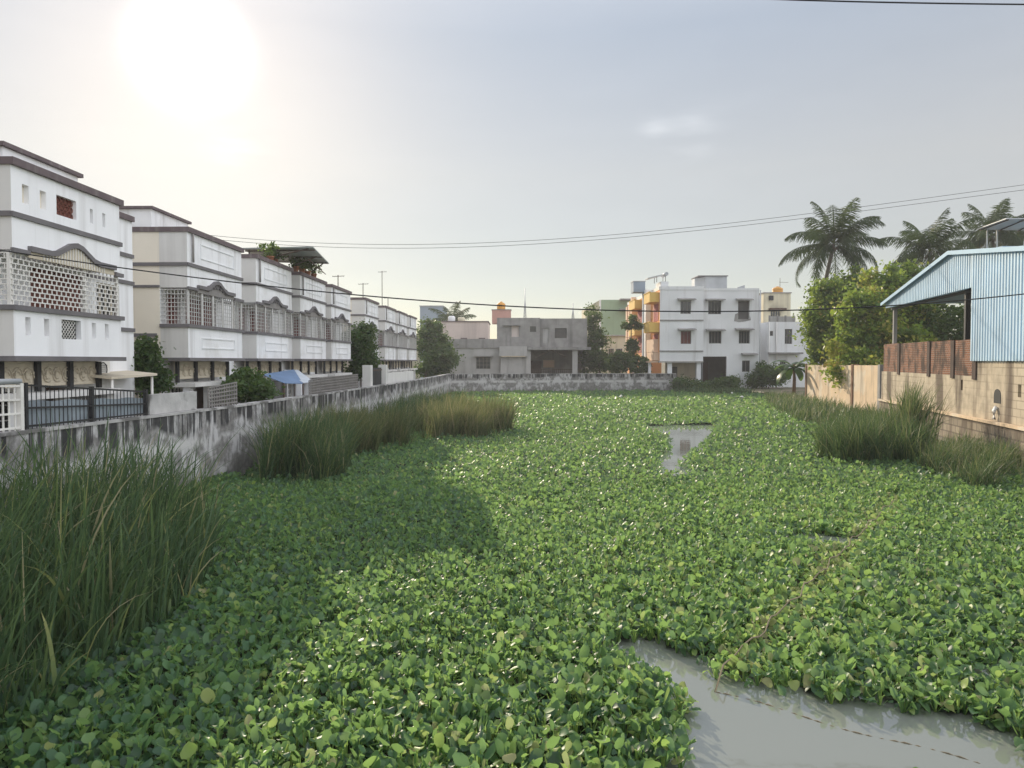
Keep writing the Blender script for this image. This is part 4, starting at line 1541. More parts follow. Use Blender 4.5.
    if big:
        rows = 10
        hs = (z1 - z0) / rows
        for r_ in range(rows + 1):
            b.box((.02, .03, z0 + r_ * hs - .011), (L - .02, .05, z0 + r_ * hs + .011))
            b.box((.03, .06, z0 + r_ * hs - .011), (.05, BAY, z0 + r_ * hs + .011))
        for r_ in range(rows):
            u = .06 + (.08 if r_ % 2 else 0)
            while u < L - .03:
                b.box((u - .011, .032, z0 + r_ * hs + .011), (u + .011, .048, z0 + (r_ + 1) * hs - .011))
                u += .16
            v = .1 + (.08 if r_ % 2 else 0)
            while v < BAY:
                b.box((.032, v - .011, z0 + r_ * hs + .011), (.048, v + .011, z0 + (r_ + 1) * hs - .011))
                v += .16
        # vertical slats under the arch
        u = ar[2][0]
        while u < ar[-3][0]:
            zz = np.interp(u, [q[0] for q in ar], [q[1] for q in ar])
            b.box((u - .012, -.045, zg - .09), (u + .012, -.025, zz))
            u += .10
        for u in (.0, 2.45, L - .06):
            b.box((u, .055, z0), (u + .07, .12, z1))
    else:
        n = 26
        for k in range(n + 1):
            u = .03 + (L - .06) * k / n
            b.box((u - .007, .03, z0), (u + .007, .05, z1))
        for k in range(9):
            z_ = z0 + (z1 - z0) * k / 8
            b.box((.02, .052, z_ - .010), (L - .02, .068, z_ + .010))
            b.box((.02, .07, z_ - .010), (.04, BAY, z_ + .010))
        for k in range(7):
            v = .1 + (BAY - .1) * k / 7
            b.box((.042, v - .01, z0), (.058, v + .01, z1))
        for u in (.0, .95, 1.75, 2.5, 3.3, L - .09):
            b.box((u, -.005, z0 + .002), (u + .09, .028, z1))
    b.build('balcony_grille', M['grille'] if big else M['grillegrey'], o)
    if not big:
        for za, zb_, nm in ((zb + .32, zroof - .22, 'upper'), (zs + .38, zp - .28, 'lower')):
            b = MB()
            for a, c, d, e2 in ((.9, L - .7, za, za + .035), (.9, L - .7, zb_ - .035, zb_), (.9, .935, za + .036, zb_ - .036), (L - .735, L - .7, za + .036, zb_ - .036)):
                b.box((a, -.022, d), (c, -.001, e2))
            b.build('panel_moulding', M['white_far'], o)
        b = MB()
        b.tube([(.28, -.06, zroof - .02), (.28, -.06, zb + .13)], .035, 6)
        b.build('drain_spout', M['greybar'], o)
        b = MB()
        b.tube([(-.06, 3.2, zroof - .1), (-.06, 3.2, .1)], .045, 6)
        b.build('waste_pipe', M['rust'], o)
    # stair room on the roof
    if headroom:
        hz = zroof + .17
        q = MB()
        hu0, hu1 = (.5, 3.0) if big else (.1, 2.5)
        q.box((hu0, .5 if big else 1.1, hz - .16), (hu1, 5.5, hz + (.32 if big else .52)))
        hr = q.build('stair_room', M['white'], o)
        q = MB()
        q.box((hu0 - .08, (.5 if big else 1.1) - .08, hz + (.322 if big else .522)), (hu1 + .1, 5.6, hz + (.41 if big else .60)))
        q.build('cornice', M['trim'], hr)
    # porch under the bay: strip of scrolls between dark posts, low slab on pillars
    b = MB()
    b.box((.2, .50, 2.25), (L - .2, .54, 2.79))
    for k in range(10):
        cu = .45 + k * (L - .9) / 9
        for rr in (.16, .09):
            b.tube([(cu + rr * math.cos(t), .475, 2.5 + rr * math.sin(t)) for t in [1.6 * math.pi * m_ / 9 for m_ in range(10)]], .016, 4)
    b.build('scroll_panel', M['beige'], o)
    for k in range(4):
        u = .15 + k * (L - .45) / 3
        q = MB()
        q.box((u, .40, 2.15), (u + .13, .48, 2.79))
        q.build('porch_bracket', M['iron'], o)
    q = MB()
    q.box((.1, -.15, 2.02), (L - .3, .62, 2.14))
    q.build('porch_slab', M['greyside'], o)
    for u in (.2, 1.6, L - .6):
        q = MB()
        q.box((u, .05, 0), (u + .22, .27, 2.018))
        q.build('porch_pillar', M['white'], o)
    b = MB()
    for k in range(18):
        u = 1.84 + k * (L - 2.5) / 17
        b.box((u - .012, .15, .1), (u + .012, .17, 2.0))
    for z_ in (.3, .9, 1.5, 1.95):
        b.box((1.84, .172, z_), (L - .62, .19, z_ + .03))
    b.build('porch_gate', M['greybar'], o)
    return o


h1 = house('row_house', 'largest white house, nearest on the left, with a red lattice window high up', 14.5, 3.85, 6.0, 9.0, True)
h2 = house('row_house', 'white house with a cream rain stained flank, next to the largest one', 22.0, 4.2, 5.55, 9.0, False)
LABS = ['white house third from the left, its roof half under the sheet canopy', 'white house with the planted roof under the far end of the sheet canopy',
        'white house whose far side meets the dark rounded tree', 'white house just past the dark rounded tree, cream flank in view',
        'white house third from the far end of the row', 'white house second from the far end of the row', 'last white house of the row beside the large drab tree']
for lab, d0 in zip(LABS, (27.6, 33.0, 38.3, 46.3, 53.0, 58.4, 64.0)):
    c = copy_tree(h2)
    c.location = (-10 + .0176 * d0, d0, GZ)
    c['label'] = lab
    for ch in list(c.children):
        if ch.name.startswith('stair_room'):
            for k in list(ch.children):
                bpy.data.objects.remove(k)
            bpy.data.objects.remove(ch)

# canopy with plants on the third and fourth roof
ZR = GZ + 6.62 + .17


def hx(Y, v):
    return -10 + .0176 * Y - v


co_ = Vector((hx(33, 1.5), 33, ZR))
cn = thing('roof_canopy', 'flat sheet canopy on thin posts over the white row house roofs', 'canopy', co_)
K4 = [at(243, 249, 31.4) - co_, at(313, 247.5, 30) - co_, at(329, 264, 36) - co_, at(262, 262, 37) - co_]
b = MB()
b.prism(K4, (0, 0, .05))
b.build('canopy_sheet', M['canopy'], cn)
for f_, g_ in ((.06, .1), (.06, .9), (.93, .05), (.93, .5), (.93, .95), (.5, .95)):
    p_ = K4[0].lerp(K4[1], f_).lerp(K4[3].lerp(K4[2], f_), g_)
    b = MB()
    b.tube([(min(p_.x, 1.3), p_.y, -.17), (min(p_.x, 1.3), p_.y, .3), (p_.x, p_.y, p_.z)], .03, 6)
    b.build('post', M['rust'], cn)
b = MB()
for g_ in (.1, .5, .9):
    b.tube([K4[0].lerp(K4[3], g_) - Vector((0, 0, .03)), K4[1].lerp(K4[2], g_) - Vector((0, 0, .03))], .025, 5)
b.tube([K4[1].lerp(K4[0], .05) - Vector((0, 0, .5)), K4[2].lerp(K4[3], .05) - Vector((0, 0, .5))], .02, 5)
b.build('rail', M['rust'], cn)
for i, (Y, v, h, lab) in enumerate(((30.2, .35, .5, 'pot plant with pale leaves at the near end of the canopy roof'), (31.0, .45, .35, 'low pot plant next to the pale leaved one under the canopy'),
                                    (33.4, .3, .35, 'dark bushy pot plant on the roof edge under the canopy'), (34.3, .3, .42, 'pot plant in the middle of the roof edge row'),
                                    (35.2, .3, .38, 'pot plant second from the far end of the roof edge'), (36.2, .3, .45, 'pot plant at the far end of the roof edge row'))):
    po = thing('potted_plant', lab, 'pot plant', (hx(Y, v), Y, ZR), group='pot plants under the roof canopy')
    q = MB()
    q.lathe([(.10, 0), (.15, .22), (.165, .22), (.165, .26), (.13, .26)], (0, 0, 0), 12)
    q.build('pot', M['clay'], po)
    cl = [(random.gauss(0, .16), random.gauss(0, .22), .28 + random.uniform(0, h)) for _ in range(14)]
    V, Q, T = leaves_np(cl, 30, .07, .10, .5 if i else .8, .15)
    np_mesh('foliage', V, Q, T, M['bush'], po, smooth=False)
# aerials on the row house roofs
for i, (px, pyt, Y, lab) in enumerate(((338, 275, 40, 'short aerial pole above the house left of the rounded tree'), (363, 283, 47, 'short aerial pole with a crosspiece above the house past the rounded tree'),
                                       (382, 271, 54, 'tallest aerial mast on the white row roofs'), (388, 297, 55, 'shortest aerial stub beside the tallest mast'))):
    tp = at(px, pyt, Y)
    ao = thing('roof_aerial', lab, 'aerial', (tp.x, tp.y, ZR - .17), group='aerials on the row house roofs')
    H = tp.z - (ZR - .17)
    q = MB()
    q.tube([(0, 0, 0), (0, 0, H)], .025 if H < 3 else .035, 6)
    q.build('mast', M['rust'], ao)
    q = MB()
    q.tube([(-.3, 0, H - .08), (.35, 0, H - .05)], .015, 5)
    for k in range(5):
        q.tube([(-.25 + k * .13, -.2 + .02 * k, H - .07), (-.25 + k * .13, .2 - .02 * k, H - .07)], .010, 4)
    q.build('aerial_arms', M['rust'], ao)

# ---------------------------------------------------------------- along the top of the left wall
WT = 1.98


def wl_pt(Y, off=0.0):
    return Vector((wall_x(Y) - .11 - off, Y, WT))


def rail_fence(name, label, Y0, Y1, z1a, z1b, mat_, pitch, bar, rails, cat='fence', parts=None, off=.0):
    a, c = wl_pt(Y0, off), wl_pt(Y1, off)
    o = thing(name, label, cat, a, math.atan2(c.y - a.y, c.x - a.x))
    L = (c - a).length
    n = int(L / pitch)
    b_ = MB()
    for k in range(n + 1):
        u = L * k / n
        zt = z1a + (z1b - z1a) * u / L - WT
        b_.box((u - bar, -bar, 0), (u + bar, bar, zt))
    b_.build('bars', mat_, o)
    b_ = MB()
    for f in rails:
        za, zb_ = (z1a - WT) * f, (z1b - WT) * f
        b_.prism([(0, -.03, za), (L, -.03, zb_), (L, -.03, zb_ + .035), (0, -.03, za + .035)], (0, .02, 0))
    b_.build('rails', mat_, o)
    return o, L


Ypx = lambda px: float(np.interp(px, [(512 + FPX * wall_x(y) / y) for y in np.arange(9, 72, .5)], np.arange(9, 72, .5)))
o, L = rail_fence('white_gate', 'white barred gate at the left edge on the stained wall', Ypx(-30), Ypx(26), 2.82, 2.78, M['grille'], .12, .011, (.04, .35, .65, .95), 'gate')
q = MB()
q.tube([(-.2, 0, 2.86 - WT), (L, 0, 2.84 - WT)], .05, 8)
q.build('top_pipe', M['metalgrey'], o)
for u in (0, L - .04):
    q = MB()
    q.box((u, -.045, 0), (u + .07, .045, .83))
    q.build('gate_post', M['grille'], o)
o, L = rail_fence('iron_fence', 'black iron railing backed by a faded blue sheet on the left wall', Ypx(27.5), Ypx(151), 2.80, 2.52, M['iron'], .11, .006, (.05, .45, .95))
for f in (.02, .5, .99):
    q = MB()
    q.box((L * f - .03, -.04, 0), (L * f + .03, .04, .84 - .26 * f))
    q.build('post', M['iron'], o)
q = MB()
ns = 24
for k in range(ns):
    ua, ub = .15 + (L - .2) * k / ns, .15 + (L - .2) * (k + 1) / ns
    va, vb = .05 + .02 * math.sin(k * 1.7), .05 + .02 * math.sin((k + 1) * 1.7)
    za, zb_ = .50 - .0 * k + .015 * math.sin(k), .50 + .015 * math.sin(k + 1)
    q.prism([(ua, va, .02), (ub, vb, .02), (ub, vb, zb_ - .1 * k / ns), (ua, va, za - .1 * k / ns)], (0, .004, 0))
q.build('sheet', M['bluefade'], o)
# pieces of wall and grilles further on
Ya, Yb = Ypx(153), Ypx(200)
wall_run([(wl_pt(Ya, -.02).x, Ya), (wl_pt(Yb, -.02).x, Yb)], 1.985, 2.44, .12, 'garden_wall', 'short grey blotched wall piece on top of the long wall', M['capstone'])
for i, (pa, pb, za, zb_, lab) in enumerate(((212, 240, 2.5, 2.6, 'short grey grille beside the cut leaved shrub'), (312, 322, 2.5, 2.55, 'grey grille fence just right of the blue awning'),
                                            (323, 360, 2.55, 2.6, 'long grey grille fence left of the dark gate'))):
    rail_fence('grille_fence', lab, Ypx(pa), Ypx(pb), za, zb_, M['greybar'], .13, .016, (.1, .28, .46, .64, .82, .98))[0]['group'] = 'grey grille fences on the wall'
gp0 = wl_pt(Ypx(376), .3)
gp1 = wl_pt(Ypx(389), .3)
o = thing('metal_gate', 'dark sheet metal gate below the houses past the rounded tree', 'gate', (gp0.x, gp0.y, .4), math.atan2(gp1.y - gp0.y, gp1.x - gp0.x))
L = (gp1 - gp0).length
q = MB()
q.box((.1, -.03, .1), (L / 2 - .01, .0, 2.45)).box((L / 2 + .01, -.03, .1), (L - .1, .0, 2.45))
q.build('gate_leaf', M['iron'], o)
q = MB()
for z_ in (.3, 1.2, 2.3):
    q.box((.1, -.06, z_), (L - .1, -.032, z_ + .06))
q.build('cross_bar', M['rust'], o)
for u, mt in ((-.45, 'greyside'), (L, 'greyside')):
    q = MB()
    q.box((u, -.25, 0), (u + .45, .15, 2.6))
    q.build('gate_pillar', M[mt], o)
Ya, Yb = Ypx(391), Ypx(419)
wall_run([(wl_pt(Ya, .25).x, Ya), (wl_pt(Yb, .25).x, Yb)], .4, 2.55, .15, 'garden_wall', 'pale grey yard wall right of the dark gate', M['greyside'])

# blue awning sheet
a = at(262, 375, 28.5)
o = thing('awning', 'blue and pale plastic sheet awning over the yard below the third house', 'awning', (a.x, a.y, .4))
P = [at(262, 375, 27), at(284, 383.5, 25.5), at(303, 384, 27.2), at(294, 370, 31)]
q = MB()
c_ = Vector((a.x, a.y, .4))
q.prism([p_ - c_ for p_ in P], (0, 0, .025))
q.build('sheet', M['bluetarp'], o)
q = MB()
P2 = [at(283, 371, 30.8), at(303.5, 384.2, 27.15), at(314, 383, 28.5), at(298, 371, 32)]
q.prism([p_ - c_ + Vector((0, 0, .03)) for p_ in P2], (0, 0, .02))
q.build('flap', M['palesheet'], o)
for p_ in (P[1], P[2], P[0], P[3]):
    q = MB()
    g_ = p_ - c_
    q.tube([(g_.x, g_.y, 0), (g_.x, g_.y, g_.z + .01)], .03, 6)
    q.build('pole', M['wood'], o)

# air conditioner and porch roof edge beside the first house
p_ = at(101, 371, 18.6)
o = thing('air_conditioner', 'white outdoor air conditioner unit on the wall of the largest house', 'air conditioner', (p_.x, p_.y, p_.z))
q = MB()
q.box((-.28, -.42, -.22), (.0, .42, .30))
q.build('casing', M['grille'], o)
q = MB()
q.tube([(.004, .1 + .17 * math.cos(t), .04 + .17 * math.sin(t)) for t in [2 * math.pi * k / 16 for k in range(17)]], .015, 4, cap=False)
for k in range(5):
    q.box((.002, -.08, -.06 + k * .05), (.012, .28, -.045 + k * .05))
q.build('fan_guard', M['iron'], o)
p_ = at(104, 377, 18.2)
o = thing('porch_canopy', 'tan corrugated porch canopy by the yard of the largest house', 'canopy', (p_.x, p_.y, .4))
q = MB()
q.prism([(.35, -.3, p_.z - .45), (.4, 1.9, p_.z - .40), (-.9, 2.0, p_.z - .28), (-.9, -.3, p_.z - .32)], (0, 0, .06))
q.build('canopy_sheet', M['beige'], o)
for y_ in (-.2, 1.8):
    q = MB()
    q.tube([(.3, y_, 0), (.3, y_, p_.z - .42)], .035, 6)
    q.build('post', M['grille'], o)

# ---------------------------------------------------------------- far end: raw grey house
k80 = 80 / FPX
X8 = lambda px: (px - 512) * k80
Z8 = lambda py: EYE + (361 - py) * k80
Y8 = 80.0
gh = thing('unfinished_house', 'raw grey concrete house with an open car porch beyond the far wall', 'house', (0, Y8, .4))
G = .4
# left ground floor with terrace parapet
b = MB()
b.facade((X8(448), 0, 0), (1, 0, 0), (0, -1, 0), X8(500) - X8(448), Z8(348) - G, [(X8(476) - X8(448), X8(490.5) - X8(448), Z8(369) - G, Z8(357) - G)], .25)
b.box((X8(448), .26, 0), (X8(500), 9, Z8(348) - G))
b.build('ground_storey', M['concrete_lt'], gh)
window_part('window', gh, X8(476), X8(490.5), Z8(369) - G, Z8(357) - G, .15, 4, 'greybar', 'glass', 3)
b = MB()
b.box((X8(474.5), -.5, Z8(356.6) - G), (X8(493), 0, Z8(355.8) - G))
b.build('sunshade', M['concrete'], gh)
b = MB()
b.box((X8(447), -.12, Z8(348) - G + .003), (X8(500), .12, Z8(339) - G))
b.build('terrace_parapet', M['concrete'], gh)
# plain render block and slab edge
b = MB()
b.box((X8(500.5), -.5, 0), (X8(526.5), .3, Z8(356.5) - G))
b.build('front_bay', M['concrete_lt'], gh)
b = MB()
b.box((X8(499.5), -.95, Z8(356.3) - G), (X8(527), .3, Z8(346.5) - G))
b.build('balcony', M['concrete_lt'], gh)
# upper storey
W0, W1 = X8(497), X8(540)
b = MB()
b.facade((W0, 0, Z8(347) - G + .004), (1, 0, 0), (0, -1, 0), W1 - W0, Z8(318) - Z8(347),
         [(X8(511.5) - W0, X8(519) - W0, Z8(337) - Z8(347), Z8(326) - Z8(347)), (X8(530) - W0, X8(536) - W0, Z8(332) - Z8(347), Z8(326.5) - Z8(347))], .2)
b.box((W0, .21, Z8(347) - G + .004), (W1, 9, Z8(318) - G))
b.build('upper_storey', M['concrete'], gh)
b = MB()
b.box((X8(511.5), .12, Z8(337) - G), (X8(519), .2, Z8(326) - G))
b.build('boarded_window', M['pinkwall'], gh)
b = MB()
b.box((X8(530), .15, Z8(332) - G), (X8(536), .2, Z8(326.5) - G))
b.build('arched_window', M['glass'], gh)
b = MB()
b.box((X8(503.5), -.35, Z8(325.8) - G), (X8(521), -.002, Z8(324.8) - G))
b.build('sunshade', M['concrete'], gh)
W2, W3 = X8(540.2), X8(587.5)
b = MB()
b.facade((W2, .5, Z8(347) - G), (1, 0, 0), (0, -1, 0), W3 - W2, Z8(318.3) - Z8(347),
         [(X8(543) - W2, X8(549) - W2, Z8(343) - Z8(347), Z8(328) - Z8(347)), (X8(555) - W2, X8(567) - W2, Z8(338) - Z8(347), Z8(328) - Z8(347))], .25)
b.box((W2, .76, Z8(347) - G), (W3, 9, Z8(318.3) - G))
b.build('upper_wing', M['concrete'], gh)
b = MB()
b.box((X8(555), .62, Z8(338) - G), (X8(567), .74, Z8(328) - G))
b.build('boarded_window', M['dark'], gh)
b = MB()
b.box((X8(543), .62, Z8(343) - G), (X8(549), .74, Z8(328) - G))
b.build('door', M['concrete_lt'], gh)
b = MB()
b.box((X8(527.3), -.9, Z8(350) - G), (X8(590), .48, Z8(347.2) - G))
b.build('floor_slab', M['concrete'], gh)
for px in (574.5, 528):
    b = MB()
    b.box((X8(px) - .28, -.6, 0), (X8(px) + .28, -.1, Z8(350) - G - .003))
    b.build('column', M['concrete_lt'], gh)
b = MB()
b.box((X8(527), 5, 0), (X8(590), 5.2, Z8(347.2) - G - .01))
b.box((X8(527), .5, 0), (X8(527.5), 5, Z8(347.2) - G - .01))
b.build('porch_back_wall', M['concrete'], gh)
b = MB()
b.box((X8(532), 4.9, 0), (X8(543), 4.99, Z8(361) - G))
b.build('porch_door', M['wood'], gh)
b = MB()
b.box((X8(545), 4.9, Z8(368) - G), (X8(557), 4.99, Z8(360) - G))
b.build('porch_panel', M['peach'], gh)
b = MB()
for k in range(22):
    u = X8(529) + (X8(573) - X8(529)) * k / 21
    b.box((u - .02, -.3, 0), (u + .02, -.26, Z8(369) - G))
for z_ in (.5, 1.2, Z8(369) - G - .05):
    b.box((X8(529), -.25, z_), (X8(573), -.22, z_ + .05))
b.build('porch_railing', M['rust'], gh)
b = MB()
for s_ in (-1, 1):
    b.tube([(X8(551), -.35, Z8(350) - G), (X8(551) + s_ * 1.6, -.35, Z8(357) - G)], .05, 5)
b.build('porch_brace', M['rust'], gh)

# masts on the grey house
for px, pt, Y, lab in ((525, 288, 84, 'thin lattice mast rising from the grey house roof'), (573, 303, 84, 'short thin rod with a wire on the right of the grey roof')):
    tp = at(px, pt, Y)
    o = thing('roof_mast', lab, 'mast', (tp.x, Y, Z8(318)), group='masts on the grey house')
    q = MB()
    H = tp.z - Z8(318)
    q.tube([(0, 0, 0), (0, 0, H)], .05, 5)
    q.build('pole', M['metalgrey'], o)
    q = MB()
    for s_ in (-.16, .16):
        q.tube([(s_, 0, 0), (s_ * .2, 0, H * .6)], .03, 4)
    for j in range(6):
        q.tube([(-.14 + .02 * j, 0, H * .1 * j), (.14 - .02 * j, 0, H * .1 * (j + .5))], .02, 4)
    q.build('lattice', M['metalgrey'], o)

# pale pink house behind, roof tank tower, blue grey block
k95 = 95 / FPX
o = thing('pink_house', 'long pale pink house wall behind the raw grey house', 'house', (at(433, 340, 95).x, 95, .4))
wd = at(488, 340, 95).x - at(433, 340, 95).x
q = MB()
q.box((0, 0, 0), (wd, 8, at(450, 322, 95).z - .4))
q.build('wall', M['pinkwall'], o)
q = MB()
q.box((-.1, -.1, at(450, 322, 95).z - .397), (wd + .1, 8, at(450, 321, 95).z - .4))
q.build('coping', M['trim'], o)
for px in (443, 464, 482):
    u = at(px, 338, 95).x - at(433, 340, 95).x
    q = MB()
    q.box((u - .4, -.6, at(px, 339, 95).z - .4), (u + .4, -.002, at(px, 338, 95).z - .4))
    q.build('sunshade', M['trim'], o)
for px, hh, lab in ((451, 5.5, 'white roof tank in front of the distant palm'), (461, 4.2, 'low cream roof tank right of the white one')):
    c = at(px, 321, 96)
    o = thing('roof_tank', lab, 'water tank', (c.x, 97, c.z))
    q = MB()
    q.lathe([(.45, 0), (.47, .1), (.47, hh * k95 * .8), (.3, hh * k95)], (0, 0, 0), 14)
    q.build('tank', M['white_far'] if hh > 5 else M['creamfar'], o)
o = thing('tank_tower', 'brick pink stair tower on the grey house roof', 'tower', (at(492, 320, 86).x, 86, Z8(318)))
wd = at(511, 320, 86).x - at(492, 320, 86).x
q = MB()
q.box((0, 0, -.3), (wd, 2.2, at(500, 310, 86).z - Z8(318)))
q.build('wall', M['pink'], o)
q = MB()
q.box((-.06, -.06, at(500, 310, 86).z - Z8(318) + .002), (wd + .06, 2.26, at(500, 309.3, 86).z - Z8(318)))
q.build('roof_slab', M['concrete'], o)
TANK = [(.50, 0), (.52, .1), (.52, .35), (.50, .38), (.52, .41), (.52, .66), (.50, .69), (.3, .85), (.16, .88), (.16, .97), (.02, .98)]
o = thing('water_tank', 'orange plastic water tank on the brick pink stair tower', 'water tank', (at(501, 309.3, 86).x, 87, at(500, 309.3, 86).z))
q = MB()
q.lathe([(r_ * .95, h) for r_, h in TANK], (0, 0, 0), 18)
q.build('tank', M['orange_tank'], o)
o = thing('distant_block', 'blue grey plain block far behind the large drab tree', 'building', (at(420, 325, 120).x, 120, .4))
q = MB()
q.box((0, 0, 0), (at(443, 325, 120).x - at(420, 325, 120).x, 8, at(430, 306.5, 120).z - .4))
q.build('wall', M['bluegrey'], o)
q = MB()
q.box((-.1, -.1, at(430, 306.5, 120).z - .397), (at(443, 325, 120).x - at(420, 325, 120).x + .1, 8, at(430, 305.5, 120).z - .4))
q.build('coping', M['metalgrey'], o)

# green block
Yg = 106.0
kg = Yg / FPX
gb = thing('green_building', 'flat pale green block between the grey house and the white apartments', 'building', (at(600, 360, Yg).x, Yg, .4))
gw = (640 - 600) * kg
zt = EYE + (361 - 300) * kg - G
zm = EYE + (361 - 336) * kg - G
q = MB()
q.box((0, 0, zm), (gw, 10, zt))
q.build('wall', M['green'], gb)
q = MB()
q.box((0, .1, 0), (gw, 10, zm - .003))
q.build('lower_wall', M['creamfar'], gb)
q = MB()
q.prism([(-.003, 0, 0), (-1.7, 4, 0), (-1.7, 4, zt - .9), (-.003, 0, zt)], (0, 6, 0))
q.build('flank', M['creamfar'], gb)
q = MB()
q.box((-.1, -.25, zm), (gw, -.002, zm + .15))
q.build('ledge', M['concrete_lt'], gb)
q = MB()
q.box((-.15, -.08, 0), (.12, -.01, zt))
q.build('drain_pipe', M['pvc'], gb)
for u in (1.2, 2.4):
    window_part('window', gb, u, u + .8, zm - 3.0, zm - 1.8, .05, 3, 'concrete_lt', 'glass')
q = MB()
q.box((2.7, -1.2, zt - 1.5), (gw, -.003, zt - 1.35)).box((2.7, -1.25, zt - .1), (gw, -.003, zt + .08))
q.build('balcony_slab', M['concrete'], gb)

# ---------------------------------------------------------------- white apartment house with orange flank
Yw = 75.5
kw = Yw / FPX
XW = lambda px: (px - 512) * kw
ZW = lambda py: EYE + (361 - py) * kw - G
X0 = XW(659.5)
ap = thing('apartment_house', 'white three storey apartment house with an orange flank and open ground floor', 'building', (X0, Yw, G))
xr = lambda px: XW(px) - X0


def apt_window(px0, px1, py0, py1, y, pane='glass', bars=3):
    return window_part('window', ap, xr(px0), xr(px1), ZW(py1), ZW(py0), y, bars, 'greybar', pane)


def hood(px0, px1, py, y):
    q_ = MB()
    q_.prism([(xr(px0), y - .002, ZW(py)), (xr(px0), y - .6, ZW(py) - .1), (xr(px0), y - .6, ZW(py) - .02), (xr(px0), y - .002, ZW(py) + .12)], (xr(px1) - xr(px0), 0, 0))
    q_.build('sunshade', M['concrete'], ap)


wl1 = [(680, 690.5, 301, 314), (680.5, 691, 331, 344)]
b = MB()
zb0, zt1 = ZW(361), ZW(290)
b.facade((0, 0, zb0), (1, 0, 0), (0, -1, 0), xr(703), zt1 - zb0, [(xr(a), xr(c), ZW(e_) - zb0, ZW(d) - zb0) for a, c, d, e_ in wl1], .25)
b.face(((xr(703), 0, zb0), (xr(703), .5, zb0), (xr(703), .5, zt1), (xr(703), 0, zt1)))
b.face(((0, 0, zt1), (xr(703), 0, zt1), (xr(703), 21, zt1), (0, 21, zt1)))
b.face(((0, 0, zb0), (0, 6, zb0), (xr(703), 6, zb0), (xr(703), 0, zb0)))
b.build('left_front', M['white_far'], ap)
for w_ in wl1:
    apt_window(*w_, .14, 'maroon' if w_[2] > 320 else 'glass')
hood(677, 694.5, 299.5, 0)
hood(677.5, 695, 329.5, 0)
for py in (320.5, 351.2):
    q = MB()
    q.box((-.03, -.08, ZW(py) - .05), (xr(703), -.002, ZW(py) + .07))
    q.build('string_course', M['concrete'], ap)
q = MB()
q.box((-.1, -.12, zb0 - .16), (xr(703), 6, zb0 - .003))
q.build('floor_slab', M['concrete_lt'], ap)
for px in (670, 699):
    q = MB()
    q.box((xr(px) - .22, .1, 0), (xr(px) + .22, .55, zb0 - .163))
    q.build('column', M['white_far'], ap)
q = MB()
q.box((xr(672), 3.2, 0), (xr(703), 3.4, zb0 - .165))
q.build('porch_back_wall', M['beige'], ap)
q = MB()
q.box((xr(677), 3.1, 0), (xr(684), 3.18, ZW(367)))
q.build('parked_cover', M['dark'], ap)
# right front block
wl2 = [(709, 722, 300.5, 314), (710, 722.5, 331, 343.5), (740, 751, 330.5, 343.5), (743.5, 751.5, 360.5, 372)]
hole = (739, 750.5, 300.5, 319)
porch = (703.8, 728, 356.5, 381.8)
b = MB()
U0 = xr(703.2)
hs = [(xr(a) - U0, xr(c) - U0, ZW(e_), ZW(d)) for a, c, d, e_ in wl2 + [hole]] + [(xr(porch[0]) - U0, xr(porch[1]) - U0, .02, ZW(porch[2]))]
b.facade((U0, .5, 0), (1, 0, 0), (0, -1, 0), xr(760) - U0, ZW(290.5), hs, .25)
b.face(((xr(760), .5, 0), (xr(760), 12, 0), (xr(760), 12, ZW(290.5)), (xr(760), .5, ZW(290.5))))
b.face(((U0, .5, ZW(290.5)), (xr(760), .5, ZW(290.5)), (xr(760), 12, ZW(290.5)), (U0, 12, ZW(290.5))))
b.build('right_front', M['white_far'], ap)
for i, w_ in enumerate(wl2):
    apt_window(*w_, .64, 'glass', 2 if i == 3 else 4)
# the broken window: bare hole with torn lower edge
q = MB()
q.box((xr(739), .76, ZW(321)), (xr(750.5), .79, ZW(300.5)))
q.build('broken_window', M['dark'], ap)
q = MB()
pts = [(736, 314), (738.8, 313), (738.8, 319), (750.6, 319), (750.6, 315), (752, 320), (746, 321.3), (740, 322), (735, 321)]
q.prism([(xr(a), .488, ZW(c)) for a, c in pts], (0, .008, 0))
q.build('bare_plaster', M['concrete'], ap)
for a, c, py in ((706, 725, 299.5), (736.5, 753, 299.3), (706.5, 725.5, 329.8), (736, 754, 329), (742.5, 758, 354)):
    hood(a, c, py, .5)
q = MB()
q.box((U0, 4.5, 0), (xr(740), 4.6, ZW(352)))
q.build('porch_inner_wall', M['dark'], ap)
q = MB()
q.box((xr(714), 4.3, 0), (xr(719), 4.45, ZW(362)))
q.build('inner_door', M['wood'], ap)
for px in (703.1, 761):
    q = MB()
    q.tube([(xr(px), .42, .3), (xr(px), .42, ZW(290))], .06, 6)
    q.build('drain_pipe', M['metalgrey'], ap)
# recessed service strip on the right
q = MB()
q.box((xr(760.3), 2.0, 0), (xr(767), 10, ZW(294)))
q.build('service_shaft', M['white_far'], ap)
for py in (304, 334):
    q = MB()
    q.box((xr(761.5), 1.93, ZW(py + 5)), (xr(763.5), 1.99, ZW(py)))
    q.build('vent_window', M['glass'], ap)
